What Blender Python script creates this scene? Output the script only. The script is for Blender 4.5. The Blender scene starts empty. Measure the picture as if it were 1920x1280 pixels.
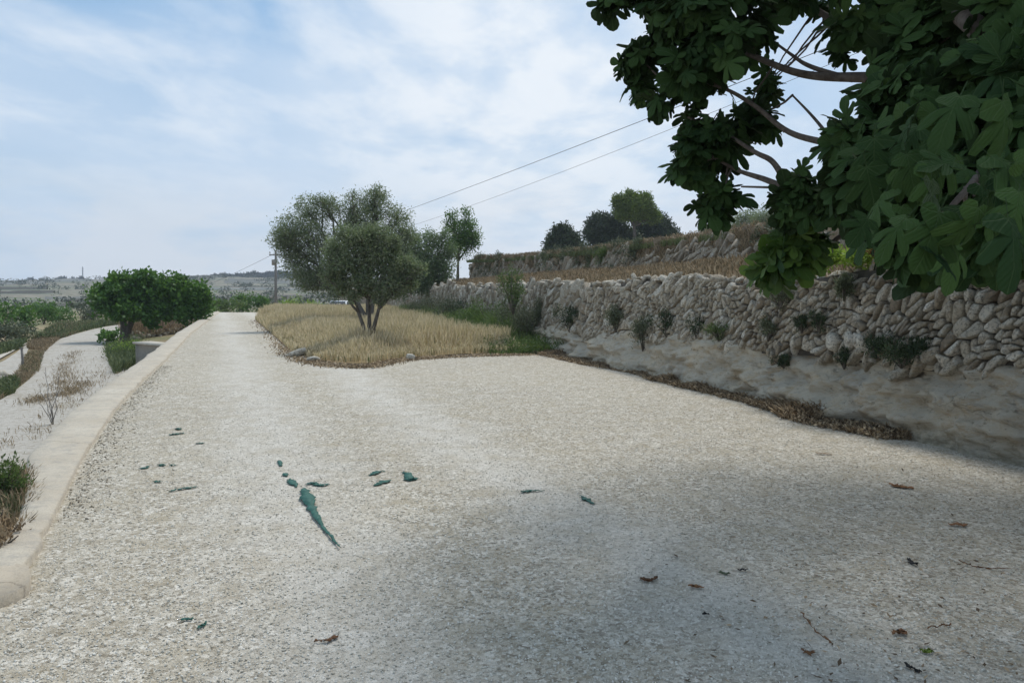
import bpy, bmesh, math, random
import numpy as np
from mathutils import Vector
R = math.radians
S = bpy.context.scene
COL = S.collection
F = 1507.0; HOR = 545.0
PITCH = math.atan((640-HOR)/F)
EYE = np.array([0., 0., 1.6])

# ---------------------------------------------------------------- camera, sky, sun
cd = bpy.data.cameras.new('camera'); cam = bpy.data.objects.new('camera', cd); COL.objects.link(cam)
cam.location = EYE; cam.rotation_euler = (math.pi/2-PITCH, 0, 0)
cd.sensor_width = 36; cd.lens = 36*F/1920; cd.clip_end = 6000; cd.clip_start = .05
S.camera = cam
SUN_EL, SUN_AZ = R(60), R(28)          # azimuth measured from +Y towards +X
sd = bpy.data.lights.new('sun', 'SUN'); sd.energy = 2.8; sd.angle = R(12); sd.color = (1, .965, .90)
sun = bpy.data.objects.new('sun', sd); COL.objects.link(sun)
dv = Vector((math.sin(SUN_AZ)*math.cos(SUN_EL), math.cos(SUN_AZ)*math.cos(SUN_EL), math.sin(SUN_EL)))
sun.rotation_euler = dv.to_track_quat('Z', 'Y').to_euler(); sun.location = dv*30
S.view_settings.view_transform = 'Standard'; S.view_settings.look = 'None'
S.view_settings.exposure = 0.0; S.view_settings.gamma = 1

class NT:
    def __init__(s, tree): s.t = tree; s.n = tree.nodes; s.l = tree.links
    def new(s, typ, ins=None, **kw):
        n = s.n.new(typ)
        for k, v in kw.items(): setattr(n, k, v)
        for k, v in (ins or {}).items():
            if isinstance(v, bpy.types.NodeSocket): s.l.new(v, n.inputs[k])
            else: n.inputs[k].default_value = v
        return n
    def math(s, op, a, b=0., c=0., clamp=False):
        n = s.new('ShaderNodeMath', {0: a, 1: b, 2: c}, operation=op, use_clamp=clamp); return n.outputs[0]
    def mix(s, f, a, b, bt='MIX'):
        n = s.new('ShaderNodeMix', data_type='RGBA', blend_type=bt, clamp_factor=True)
        for i, v in ((0, f), (6, a), (7, b)):
            if isinstance(v, bpy.types.NodeSocket): s.l.new(v, n.inputs[i])
            else: n.inputs[i].default_value = (*v, 1) if isinstance(v, tuple) and len(v) == 3 else v
        return n.outputs[2]
    def ramp(s, f, *st, interp='LINEAR'):
        n = s.new('ShaderNodeValToRGB', {0: f}); r = n.color_ramp; r.interpolation = interp
        while len(r.elements) < len(st): r.elements.new(.5)
        for e, (p, c) in zip(r.elements, st):
            e.position = p; e.color = (c, c, c, 1) if not isinstance(c, tuple) else (*c, 1)
        return n.outputs[0]
    def noise(s, vec, scale, detail=4, rough=.55, out=0, dist=0.):
        n = s.new('ShaderNodeTexNoise', {'Vector': vec, 'Scale': scale, 'Detail': detail, 'Roughness': rough, 'Distortion': dist}); return n.outputs[out]
    def mapping(s, vec, scale=(1, 1, 1), loc=(0, 0, 0), rot=(0, 0, 0)):
        return s.new('ShaderNodeMapping', {'Vector': vec, 'Scale': scale, 'Location': loc, 'Rotation': rot}).outputs[0]

def at_dir(px, py):
    x, yc = (px-960)/F, (640-py)/F
    v = Vector((x, math.cos(PITCH)+yc*math.sin(PITCH), yc*math.cos(PITCH)-math.sin(PITCH))).normalized(); return tuple(v)
w = bpy.data.worlds.new('World'); S.world = w; w.use_nodes = True
t = NT(w.node_tree); t.n.clear()
sky = t.new('ShaderNodeTexSky', sky_type='NISHITA', sun_disc=False)
sky.sun_elevation = SUN_EL; sky.sun_rotation = SUN_AZ; sky.air_density = 1.0; sky.dust_density = 1.5; sky.ozone_density = 1.5
co = t.new('ShaderNodeTexCoord').outputs['Generated']
sp = t.new('ShaderNodeSeparateXYZ', {0: co}); z = sp.outputs[2]
zz = t.math('ADD', t.math('MAXIMUM', z, 0.), .13)
px = t.math('DIVIDE', sp.outputs[0], zz); py = t.math('DIVIDE', sp.outputs[1], zz)
pv = t.new('ShaderNodeCombineXYZ', {0: px, 1: py, 2: 0.}).outputs[0]
c1 = t.noise(t.mapping(pv, (.85, .5, 1), (3.1, 1.7, 0), (0, 0, .5)), 1.1, 7, .52, 0, .4)   # soft veils
c2 = t.noise(t.mapping(pv, (1.2, .75, 1), (7.4, 2.2, 0), (0, 0, -.3)), 2.3, 8, .55, 0, .15)  # thicker patches
c3 = t.noise(t.mapping(co, (1, 1, 3.2), (.6, 3.2, .1)), 5.0, 7, .55)                        # low cumulus bank
veil = t.ramp(c1, (.36, .05), (.62, .95))
pat = t.math('MULTIPLY', t.ramp(c2, (.45, 0.), (.66, .8)), t.ramp(z, (.06, .1), (.2, .9)))
band = t.math('MULTIPLY', t.ramp(z, (.0, 1.), (.08, .95), (.145, 0.)), t.ramp(c3, (.42, .0), (.56, 1.)))
hz = t.ramp(z, (.0, .78), (.10, .5), (.32, .0))
base = t.new('ShaderNodeVectorMath', {0: sky.outputs[0], 'Scale': .92}, operation='SCALE').outputs[0]
base = t.mix(.6, base, (3.3, 6.1, 9.4))
m = t.mix(hz, base, (6.6, 7.7, 8.9))
m = t.mix(t.math('MULTIPLY', veil, .58), m, (6.9, 8.0, 9.4))
m = t.mix(t.math('MULTIPLY', pat, .85), m, (8.6, 9.2, 9.9))
dvec = at_dir(985, 150); dt = t.new('ShaderNodeVectorMath', {0: co, 1: dvec}, operation='DOT_PRODUCT').outputs['Value']
glow = t.math('MULTIPLY', t.ramp(dt, (.955, 0.), (.995, 1.)), t.ramp(c2, (.30, .15), (.56, 1.)))
m = t.mix(t.math('MULTIPLY', glow, .85), m, (9.0, 9.5, 10.0))
m = t.mix(t.math('MULTIPLY', band, .6), m, (8.0, 8.3, 8.7))
bg = t.new('ShaderNodeBackground', {0: m, 1: .1})
t.l.new(bg.outputs[0], t.new('ShaderNodeOutputWorld').inputs[0])

# ---------------------------------------------------------------- helpers
def at(px, py, d):
    yc = (640-py)/F
    tt = d/(math.cos(PITCH)+yc*math.sin(PITCH))
    return np.array([(px-960)/F*tt, d, 1.6+tt*(yc*math.cos(PITCH)-math.sin(PITCH))])
def gp(px, py, z=0.):
    yc = (640-py)/F
    s = yc*math.cos(PITCH)-math.sin(PITCH); tt = (z-1.6)/s
    return np.array([(px-960)/F*tt, tt*(math.cos(PITCH)+yc*math.sin(PITCH)), z])
def tag(o, label=None, cat=None, group=None, kind=None):
    if label: o['label'] = label
    if cat: o['category'] = cat
    if group: o['group'] = group
    if kind: o['kind'] = kind
    return o
def empty(name, loc, **kw):
    o = bpy.data.objects.new(name, None); COL.objects.link(o); o.location = Vector([float(v) for v in loc]); o.empty_display_size = .1
    return tag(o, **kw)
def mesh(name, V, faces, mat, parent=None, tint=None, uv=None, smooth=False, **kw):
    """V (N,3) world coords; faces: list of int arrays (M,k)"""
    me = bpy.data.meshes.new(name)
    V = np.asarray(V, dtype=np.float32)
    if parent is not None: V = V - np.array(parent.location, dtype=np.float32)
    me.vertices.add(len(V)); me.vertices.foreach_set('co', V.ravel())
    if not isinstance(faces, list): faces = [faces]
    faces = [np.asarray(f, dtype=np.int32) for f in faces if len(f)]
    tot = np.concatenate([np.full(len(f), f.shape[1], dtype=np.int32) for f in faces])
    li = np.concatenate([f.ravel() for f in faces])
    me.loops.add(len(li)); me.loops.foreach_set('vertex_index', li)
    me.polygons.add(len(tot))
    st = np.concatenate([[0], np.cumsum(tot)[:-1]]).astype(np.int32)
    me.polygons.foreach_set('loop_start', st)
    me.polygons.foreach_set('loop_total', tot)
    if smooth: me.polygons.foreach_set('use_smooth', np.ones(len(tot), dtype=bool))
    me.update(calc_edges=True)
    if tint is not None:
        a = me.attributes.new('tint', 'FLOAT', 'POINT'); a.data.foreach_set('value', np.asarray(tint, dtype=np.float32))
    if uv is not None:
        a = me.attributes.new('leafuv', 'FLOAT_VECTOR', 'POINT'); a.data.foreach_set('vector', np.asarray(uv, dtype=np.float32).ravel())
    me.materials.append(mat)
    o = bpy.data.objects.new(name, me); COL.objects.link(o)
    if parent is not None: o.parent = parent
    return tag(o, **kw)
def hsh(a, b, c=0):
    n = (a.astype(np.int64)*374761393 + b.astype(np.int64)*668265263 + np.int64(c)*1274126177) & 0x7fffffff
    n = ((n ^ (n >> 13))*1274126177) & 0x7fffffff
    return ((n ^ (n >> 16)) & 0xffff)/65535.
def vnoise(x, y, seed=0):
    x = np.asarray(x, float); y = np.asarray(y, float)
    xi = np.floor(x); yi = np.floor(y); u = x-xi; v = y-yi
    u = u*u*(3-2*u); v = v*v*(3-2*v)
    a = hsh(xi, yi, seed); b = hsh(xi+1, yi, seed); c = hsh(xi, yi+1, seed); d = hsh(xi+1, yi+1, seed)
    return (a*(1-u)+b*u)*(1-v)+(c*(1-u)+d*u)*v
def fbm(x, y, oct=4, seed=0):
    s = 0; a = .5
    for k in range(oct): s = s+a*(vnoise(x, y, seed+k)-.5)*2; x = np.asarray(x)*2.03+7.7; y = np.asarray(y)*2.03+3.1; a *= .5
    return s
def sm(x, a, b):
    t_ = np.clip((np.asarray(x, float)-a)/(b-a), 0, 1); return t_*t_*(3-2*t_)
def grid(name, X, Y, Z, mat, smooth=True, **kw):
    n, m = X.shape
    i = np.arange(n*m).reshape(n, m)
    f = np.stack([i[:-1, :-1], i[:-1, 1:], i[1:, 1:], i[1:, :-1]], -1).reshape(-1, 4)
    return mesh(name, np.stack([X, Y, Z], -1).reshape(-1, 3), f, mat, smooth=smooth, **kw)
def nrm(v): return v/np.maximum(np.linalg.norm(v, axis=-1, keepdims=True), 1e-9)
def instance(TV, TF, P, X, Yv, Z, sc):
    """template verts placed at P with axes X,Y,Z (N,3) and scale (N,) or (N,3)"""
    sc = np.asarray(sc)
    if sc.ndim == 1: sc = np.repeat(sc[:, None], 3, 1)
    V = P[:, None, :] + TV[None, :, 0:1]*X[:, None, :]*sc[:, None, 0:1] + TV[None, :, 1:2]*Yv[:, None, :]*sc[:, None, 1:2] + TV[None, :, 2:3]*Z[:, None, :]*sc[:, None, 2:3]
    N, n = len(P), len(TV)
    Fs = [(f[None]+(np.arange(N)*n)[:, None, None]).reshape(-1, f.shape[1]) for f in (TF if isinstance(TF, list) else [TF])]
    return V.reshape(-1, 3), Fs
def frames(rng, Yd, Nd):
    Y_ = nrm(Yd); X_ = nrm(np.cross(Y_, Nd)); Z_ = np.cross(X_, Y_); return X_, Y_, Z_
def rnd_dirs(rng, n): return nrm(rng.normal(size=(n, 3)))
def tube(pts, rad, sides=7):
    P = np.asarray(pts, float); n = len(P); rad = np.broadcast_to(np.asarray(rad, float), (n,))
    T = nrm(np.gradient(P, axis=0)); up = np.array([0, 0, 1.]) if abs(T[0, 2]) < .9 else np.array([1., 0, 0])
    A = nrm(np.cross(T, up)); B = np.cross(T, A)
    th = np.arange(sides)/sides*2*math.pi
    V = P[:, None]+(A[:, None]*np.cos(th)[None, :, None]+B[:, None]*np.sin(th)[None, :, None])*rad[:, None, None]
    i = np.arange(n*sides).reshape(n, sides); j = np.roll(i, -1, 1)
    f = np.stack([i[:-1], j[:-1], j[1:], i[1:]], -1).reshape(-1, 4)
    V = V.reshape(-1, 3); c = len(V)
    V = np.vstack([V, P[-1] + T[-1]*rad[-1]*.5, P[0]])
    cap = np.array([[i[-1, k], j[-1, k], c] for k in range(sides)]+[[j[0, k], i[0, k], c+1] for k in range(sides)])
    return V, [f, cap]
def spline(P, n=12):
    P = np.asarray(P, float); k = len(P)
    Q = np.vstack([2*P[0]-P[1], P, 2*P[-1]-P[-2]]); out = []
    for i in range(k-1):
        a, b, c, d = Q[i:i+4]
        for u in np.linspace(0, 1, n, endpoint=(i == k-2)):
            out.append(.5*((2*b)+(c-a)*u+(2*a-5*b+4*c-d)*u*u+(3*b-a-3*c+d)*u**3))
    return np.array(out)
class Acc:
    def __init__(s): s.V = []; s.F = {}; s.T = []; s.U = []; s.n = 0
    def add(s, V, Fs, tint=None, uv=None):
        for f in (Fs if isinstance(Fs, list) else [Fs]):
            f = np.asarray(f)
            if len(f): s.F.setdefault(f.shape[1], []).append(f+s.n)
        s.V.append(np.asarray(V)); s.n += len(V)
        s.T.append(np.zeros(len(V)) if tint is None else np.broadcast_to(tint, (len(V),)))
        if uv is not None: s.U.append(uv)
    def build(s, name, mat, parent=None, **kw):
        return mesh(name, np.vstack(s.V), [np.vstack(v) for v in s.F.values()], mat, parent, tint=np.concatenate(s.T), uv=np.vstack(s.U) if s.U else None, **kw)
def box(c, sx, sy, sz, rz=0., bev=0.):
    c = np.asarray(c, float)
    bm = bmesh.new(); bmesh.ops.create_cube(bm, size=1)
    for v in bm.verts: v.co = Vector((v.co.x*sx, v.co.y*sy, v.co.z*sz))
    if bev: bmesh.ops.bevel(bm, geom=bm.edges[:], offset=bev, segments=2, affect='EDGES')
    V, Fs = bm_np(bm)
    ca, sa = math.cos(rz), math.sin(rz)
    V = np.stack([V[:, 0]*ca-V[:, 1]*sa, V[:, 0]*sa+V[:, 1]*ca, V[:, 2]], 1)+c
    return V, Fs
def bm_np(bm):
    bm.verts.index_update(); V = np.array([v.co[:] for v in bm.verts]); d = {}
    for f in bm.faces: d.setdefault(len(f.verts), []).append([v.index for v in f.verts])
    bm.free(); return V, [np.array(v) for v in d.values()]
def ico(sub=2):
    bm = bmesh.new(); bmesh.ops.create_icosphere(bm, subdivisions=sub, radius=1); V, Fs = bm_np(bm); return V, Fs[0]

# ---------------------------------------------------------------- materials
def material(name, fn, rough=.9):
    m = bpy.data.materials.new(name); m.use_nodes = True; tt = NT(m.node_tree); tt.n.clear()
    b = tt.new('ShaderNodeBsdfPrincipled', {'Roughness': rough, 'Specular IOR Level': .25})
    out = tt.new('ShaderNodeOutputMaterial'); tt.l.new(b.outputs[0], out.inputs[0])
    fn(tt, b, out); return m
def setc(tt, b, c):
    if isinstance(c, bpy.types.NodeSocket): tt.l.new(c, b.inputs['Base Color'])
    else: b.inputs['Base Color'].default_value = (*c, 1)
def bump(tt, b, h, dist, strength=1.):
    n = tt.new('ShaderNodeBump', {'Height': h, 'Distance': dist, 'Strength': strength}); tt.l.new(n.outputs[0], b.inputs['Normal'])
def obj(tt): return tt.new('ShaderNodeNewGeometry').outputs['Position']
def plain(name, c, rough=.8, var=.15, scale=6., metal=0.):
    def fn(tt, b, out):
        n = tt.noise(obj(tt), scale, 5, .6)
        setc(tt, b, tt.mix(tt.ramp(n, (.3, 0.), (.7, 1.)), tuple(v*(1-var) for v in c), tuple(min(1, v*(1+var)) for v in c)))
        b.inputs['Metallic'].default_value = metal
    return material(name, fn, rough)
def leafmat(name, dark, light, trans=.3, rough=.6, veins=False, spec=.25, back=None):
    def fn(tt, b, out):
        a = tt.new('ShaderNodeAttribute', attribute_name='tint').outputs['Fac']
        c = tt.mix(a, dark, light)
        if back:
            c = tt.mix(tt.new('ShaderNodeNewGeometry').outputs['Backfacing'], c, back)
        if veins:
            u = tt.new('ShaderNodeAttribute', attribute_name='leafuv').outputs['Vector']
            s_ = tt.new('ShaderNodeSeparateXYZ', {0: u}); ax = tt.math('ABSOLUTE', s_.outputs[0]); yy = s_.outputs[1]
            ang = tt.math('ARCTAN2', ax, yy); r = tt.math('SQRT', tt.math('ADD', tt.math('MULTIPLY', ax, ax), tt.math('MULTIPLY', yy, yy)))
            d = tt.math('MULTIPLY', tt.math('PINGPONG', ang, .36), r)
            line = tt.ramp(d, (.006, 1.), (.02, 0.))
            side = tt.math('SINE', tt.math('MULTIPLY', tt.math('SUBTRACT', yy, ax), 60.))
            c = tt.mix(tt.math('MULTIPLY', line, .26), c, (.11, .16, .065))
            bump(tt, b, tt.math('ADD', tt.math('MULTIPLY', side, .3), tt.math('MULTIPLY', line, -1.)), .002, .8)
        setc(tt, b, c); b.inputs['Specular IOR Level'].default_value = spec
        tr = tt.new('ShaderNodeBsdfTranslucent', {0: tt.mix(.5, c, (.16, .30, .03), 'ADD') if trans > .2 else c})
        mx = tt.new('ShaderNodeMixShader', {0: trans, 1: b.outputs[0], 2: tr.outputs[0]})
        tt.l.new(mx.outputs[0], out.inputs[0])
    return material(name, fn, rough)

def m_gravel(tt, b, out):
    p = obj(tt)
    v1 = tt.new('ShaderNodeTexVoronoi', {'Vector': p, 'Scale': 88., 'Randomness': 1.})
    v2 = tt.new('ShaderNodeTexVoronoi', {'Vector': p, 'Scale': 190.})
    big = tt.noise(p, .45, 4, .6); mid = tt.noise(p, 3.1, 5, .6)
    cs = tt.new('ShaderNodeSeparateColor', {0: v1.outputs['Color']})
    stone = tt.ramp(cs.outputs[0], (0., (.26, .235, .18)), (.2, (.45, .42, .355)), (.7, (.57, .54, .47)), (1., (.76, .735, .67)))
    c = tt.mix(tt.ramp(v1.outputs['Distance'], (.35, 0.), (.75, .5)), stone, (.22, .195, .15))
    c2 = tt.ramp(tt.new('ShaderNodeSeparateColor', {0: v2.outputs['Color']}).outputs[1], (0., (.28, .26, .22)), (1., (.64, .615, .55)))
    c = tt.mix(.4, c, c2)
    c = tt.mix(tt.ramp(big, (.38, 0.), (.62, .55)), c, tt.mix(.5, c, (.50, .46, .37)))
    v3 = tt.new('ShaderNodeTexVoronoi', {'Vector': p, 'Scale': 46.}); g3 = tt.new('ShaderNodeSeparateColor', {0: v3.outputs['Color']}).outputs[2]
    c = tt.mix(tt.ramp(g3, (.0, .95), (.38, 0.)), c, (.20, .175, .135)); c = tt.mix(tt.ramp(g3, (.7, 0.), (1., .65)), c, (.78, .765, .72))
    v4 = tt.new('ShaderNodeTexVoronoi', {'Vector': p, 'Scale': 19.}); g4 = tt.new('ShaderNodeSeparateColor', {0: v4.outputs['Color']}).outputs[0]
    c = tt.mix(tt.ramp(g4, (.0, .35), (.2, 0.)), c, (.28, .25, .20)); c = tt.mix(tt.ramp(g4, (.85, 0.), (1., .25)), c, (.74, .725, .68))
    n5 = tt.noise(tt.mapping(p, (1, .45, 1)), 9., 5, .75); c = tt.mix(tt.ramp(n5, (.34, .6), (.5, 0.)), c, (.31, .27, .20)); c = tt.mix(tt.ramp(n5, (.56, 0.), (.68, .45)), c, (.69, .67, .62))
    c = tt.mix(tt.ramp(mid, (.36, .45), (.52, 0.)), c, (.38, .335, .25))
    # worn wheel tracks running along the road: finer bluish white dust
    s_ = tt.new('ShaderNodeSeparateXYZ', {0: p})
    lat = tt.math('ADD', tt.math('ADD', s_.outputs[0], tt.math('MULTIPLY', s_.outputs[1], .37)), tt.math('MULTIPLY', tt.math('SUBTRACT', big, .5), 1.6))
    t1 = tt.ramp(tt.math('ABSOLUTE', tt.math('SUBTRACT', lat, .55)), (.1, 1.), (.85, 0.))
    t2 = tt.ramp(tt.math('ABSOLUTE', tt.math('SUBTRACT', lat, 2.5)), (.1, 1.), (.8, 0.))
    tr = tt.math('MULTIPLY', tt.math('MAXIMUM', t1, t2), tt.ramp(mid, (.3, .35), (.65, 1.)))
    c = tt.mix(tt.math('MULTIPLY', tr, .6), c, (.60, .59, .56))
    # loose dark organic specks
    sp_ = tt.new('ShaderNodeTexVoronoi', {'Vector': tt.mapping(p, (1, 1, 1), (3, 5, 0)), 'Scale': 13.})
    spk = tt.math('MULTIPLY', tt.ramp(sp_.outputs['Distance'], (.05, 1.), (.13, 0.)), tt.ramp(tt.noise(p, 1.1, 3), (.5, 0.), (.62, .8)))
    c = tt.mix(tt.math('MULTIPLY', spk, .7), c, (.16, .13, .085))
    c = tt.mix(1., c, (1.06, 1.02, .965), 'MULTIPLY')
    setc(tt, b, c)
    h = tt.math('ADD', tt.math('MULTIPLY', v1.outputs['Distance'], -1.), tt.math('MULTIPLY', v2.outputs['Distance'], -.5))
    bump(tt, b, tt.math('ADD', h, tt.math('MULTIPLY', mid, 1.5)), .010, .8)
def m_ground(tt, b, out):
    p = obj(tt); n = tt.noise(p, .12, 6, .65); n2 = tt.noise(p, 1.7, 6, .7); n3 = tt.noise(p, .03, 5, .6)
    c = tt.ramp(n2, (.3, (.17, .12, .07)), (.5, (.27, .21, .12)), (.7, (.36, .30, .19)))
    c = tt.mix(tt.ramp(n, (.45, 0.), (.6, .75)), c, (.10, .13, .05))
    sp = tt.new('ShaderNodeSeparateXYZ', {0: p})
    far = tt.ramp(tt.math('MULTIPLY', sp.outputs[1], .001), (.09, 0.), (.2, 1.))
    wv = tt.noise(tt.mapping(p, (.006, .05, 0)), 1., 5, .6)
    fc = tt.ramp(wv, (.36, (.10, .10, .07)), (.44, (.24, .20, .15)), (.52, (.29, .25, .19)), (.56, (.10, .11, .08)), (.62, (.17, .19, .11)), (.70, (.40, .35, .28)))
    fc = tt.mix(tt.ramp(n3, (.4, 0.), (.6, .5)), fc, (.13, .15, .09))
    fc = tt.mix(tt.ramp(tt.noise(p, .25, 5, .7), (.45, 0.), (.62, .6)), fc, (.07, .08, .05))
    c = tt.mix(far, c, fc)
    setc(tt, b, c); bump(tt, b, n2, .08)
def m_dirt(tt, b, out):
    p = obj(tt); n = tt.noise(p, .8, 5, .6); n2 = tt.noise(p, 7., 5, .7); n3 = tt.noise(p, 40., 3, .7)
    c = tt.ramp(n, (.3, (.43, .39, .33)), (.65, (.55, .525, .48)))
    c = tt.mix(tt.ramp(n, (.50, 0.), (.60, .55)), c, (.34, .29, .215)); c = tt.mix(tt.ramp(n2, (.50, 0.), (.64, .7)), c, (.24, .20, .14))
    c = tt.mix(tt.ramp(n3, (.35, .35), (.6, 0.)), c, (.2, .18, .15))
    setc(tt, b, c); bump(tt, b, n3, .02)
def m_soil(tt, b, out):
    p = obj(tt); n = tt.noise(p, 2.2, 6, .7); n2 = tt.noise(p, 14., 5, .7)
    c = tt.ramp(n, (.3, (.13, .09, .055)), (.5, (.22, .16, .10)), (.72, (.32, .26, .17)))
    c = tt.mix(tt.ramp(n2, (.55, 0.), (.65, .5)), c, (.42, .38, .31))
    setc(tt, b, c); bump(tt, b, n2, .03)
def m_straw(tt, b, out):
    p = obj(tt); n = tt.noise(p, 3., 5, .7)
    setc(tt, b, tt.ramp(n, (.3, (.16, .11, .055)), (.7, (.34, .25, .13))))
def m_stone(tt, b, out):
    p = obj(tt)
    a = tt.new('ShaderNodeAttribute', attribute_name='tint').outputs['Fac']
    n = tt.noise(p, 6., 7, .7); n2 = tt.noise(p, 34., 7, .75)
    c = tt.ramp(a, (0., (.24, .195, .14)), (.3, (.43, .375, .285)), (.7, (.57, .515, .415)), (1., (.74, .68, .57)))
    c = tt.mix(tt.ramp(n, (.44, 0.), (.62, .5)), c, (.34, .25, .16))
    c = tt.mix(tt.ramp(n2, (.48, 0.), (.58, .7)), c, (.13, .12, .10))
    c = tt.mix(tt.ramp(tt.noise(p, 11., 5, .6), (.56, 0.), (.66, .55)), c, (.55, .54, .49))
    setc(tt, b, c); bump(tt, b, tt.math('ADD', n2, tt.math('MULTIPLY', n, 1.)), .035, .9)
def m_rock(tt, b, out):
    p = obj(tt); q = tt.mapping(p, (1, 1, 2.6))
    n = tt.noise(p, 1.5, 7, .7); n2 = tt.noise(q, 5., 8, .75); n3 = tt.noise(q, 9., 8, .8)
    c = tt.ramp(n, (.3, (.44, .40, .33)), (.5, (.55, .49, .385)), (.7, (.63, .52, .365)))
    c = tt.mix(tt.ramp(n2, (.5, 0.), (.62, .75)), c, (.46, .34, .21)); c = tt.mix(tt.ramp(n3, (.53, 0.), (.62, .4)), c, (.60, .55, .46))
    c = tt.mix(tt.ramp(tt.noise(q, 2.7, 6, .7), (.56, 0.), (.68, .6)), c, (.24, .21, .165))
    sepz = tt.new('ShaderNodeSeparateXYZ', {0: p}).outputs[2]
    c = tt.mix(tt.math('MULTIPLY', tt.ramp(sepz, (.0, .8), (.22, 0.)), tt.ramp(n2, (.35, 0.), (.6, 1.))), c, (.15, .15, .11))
    vo = tt.new('ShaderNodeTexVoronoi', {'Vector': tt.new('ShaderNodeVectorMath', {0: tt.mapping(p, (.3, .3, 3.2)), 1: tt.noise(p, 1.6, 4, .6, 1)}, operation='ADD').outputs[0], 'Scale': 1.5}, feature='DISTANCE_TO_EDGE')
    crk = tt.math('MULTIPLY', tt.ramp(vo.outputs['Distance'], (.004, 1.), (.016, 0.)), tt.ramp(tt.noise(p, 1.3, 3), (.52, 0.), (.62, 1.)))
    c = tt.mix(tt.math('MULTIPLY', crk, .15), c, (.12, .10, .075))
    c = tt.mix(tt.ramp(n3, (.36, .7), (.44, 0.)), c, (.16, .14, .11))
    setc(tt, b, c); bump(tt, b, tt.math('ADD', tt.math('ADD', n2, tt.math('MULTIPLY', n3, .4)), tt.math('MULTIPLY', crk, -.2)), .08, .9)
def m_kerb(tt, b, out):
    p = obj(tt); n = tt.noise(p, 1.4, 5, .6); n2 = tt.noise(p, 9., 6, .7); n3 = tt.noise(p, 60., 4, .7)
    c = tt.ramp(n, (.3, (.44, .38, .295)), (.7, (.54, .485, .395)))
    c = tt.mix(tt.ramp(n2, (.48, 0.), (.64, .75)), c, (.36, .33, .285))
    c = tt.mix(tt.ramp(n3, (.35, .5), (.5, 0.)), c, (.33, .28, .22))
    s_ = tt.new('ShaderNodeSeparateXYZ', {0: tt.mapping(p, (1, 1, 1), (0, 0, 0), (0, 0, .35))})
    crk = tt.ramp(tt.math('PINGPONG', tt.math('ADD', s_.outputs[1], tt.math('MULTIPLY', n2, .18)), 1.55), (.0, 1.), (.012, 0.))
    c = tt.mix(tt.math('MULTIPLY', crk, .6), c, (.16, .14, .11))
    setc(tt, b, c); bump(tt, b, tt.math('ADD', n2, tt.math('MULTIPLY', n3, .4)), .015)
def m_bark(tt, b, out):
    p = obj(tt); n = tt.noise(tt.mapping(p, (1, 1, .3)), 22., 6, .7)
    setc(tt, b, tt.ramp(n, (.3, (.05, .042, .034)), (.7, (.19, .165, .135)))); bump(tt, b, n, .02)
def m_figbark(tt, b, out):
    p = obj(tt); n = tt.noise(p, 25., 5, .6)
    setc(tt, b, tt.ramp(n, (.3, (.07, .052, .042)), (.7, (.17, .14, .115)))); bump(tt, b, n, .006)
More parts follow.
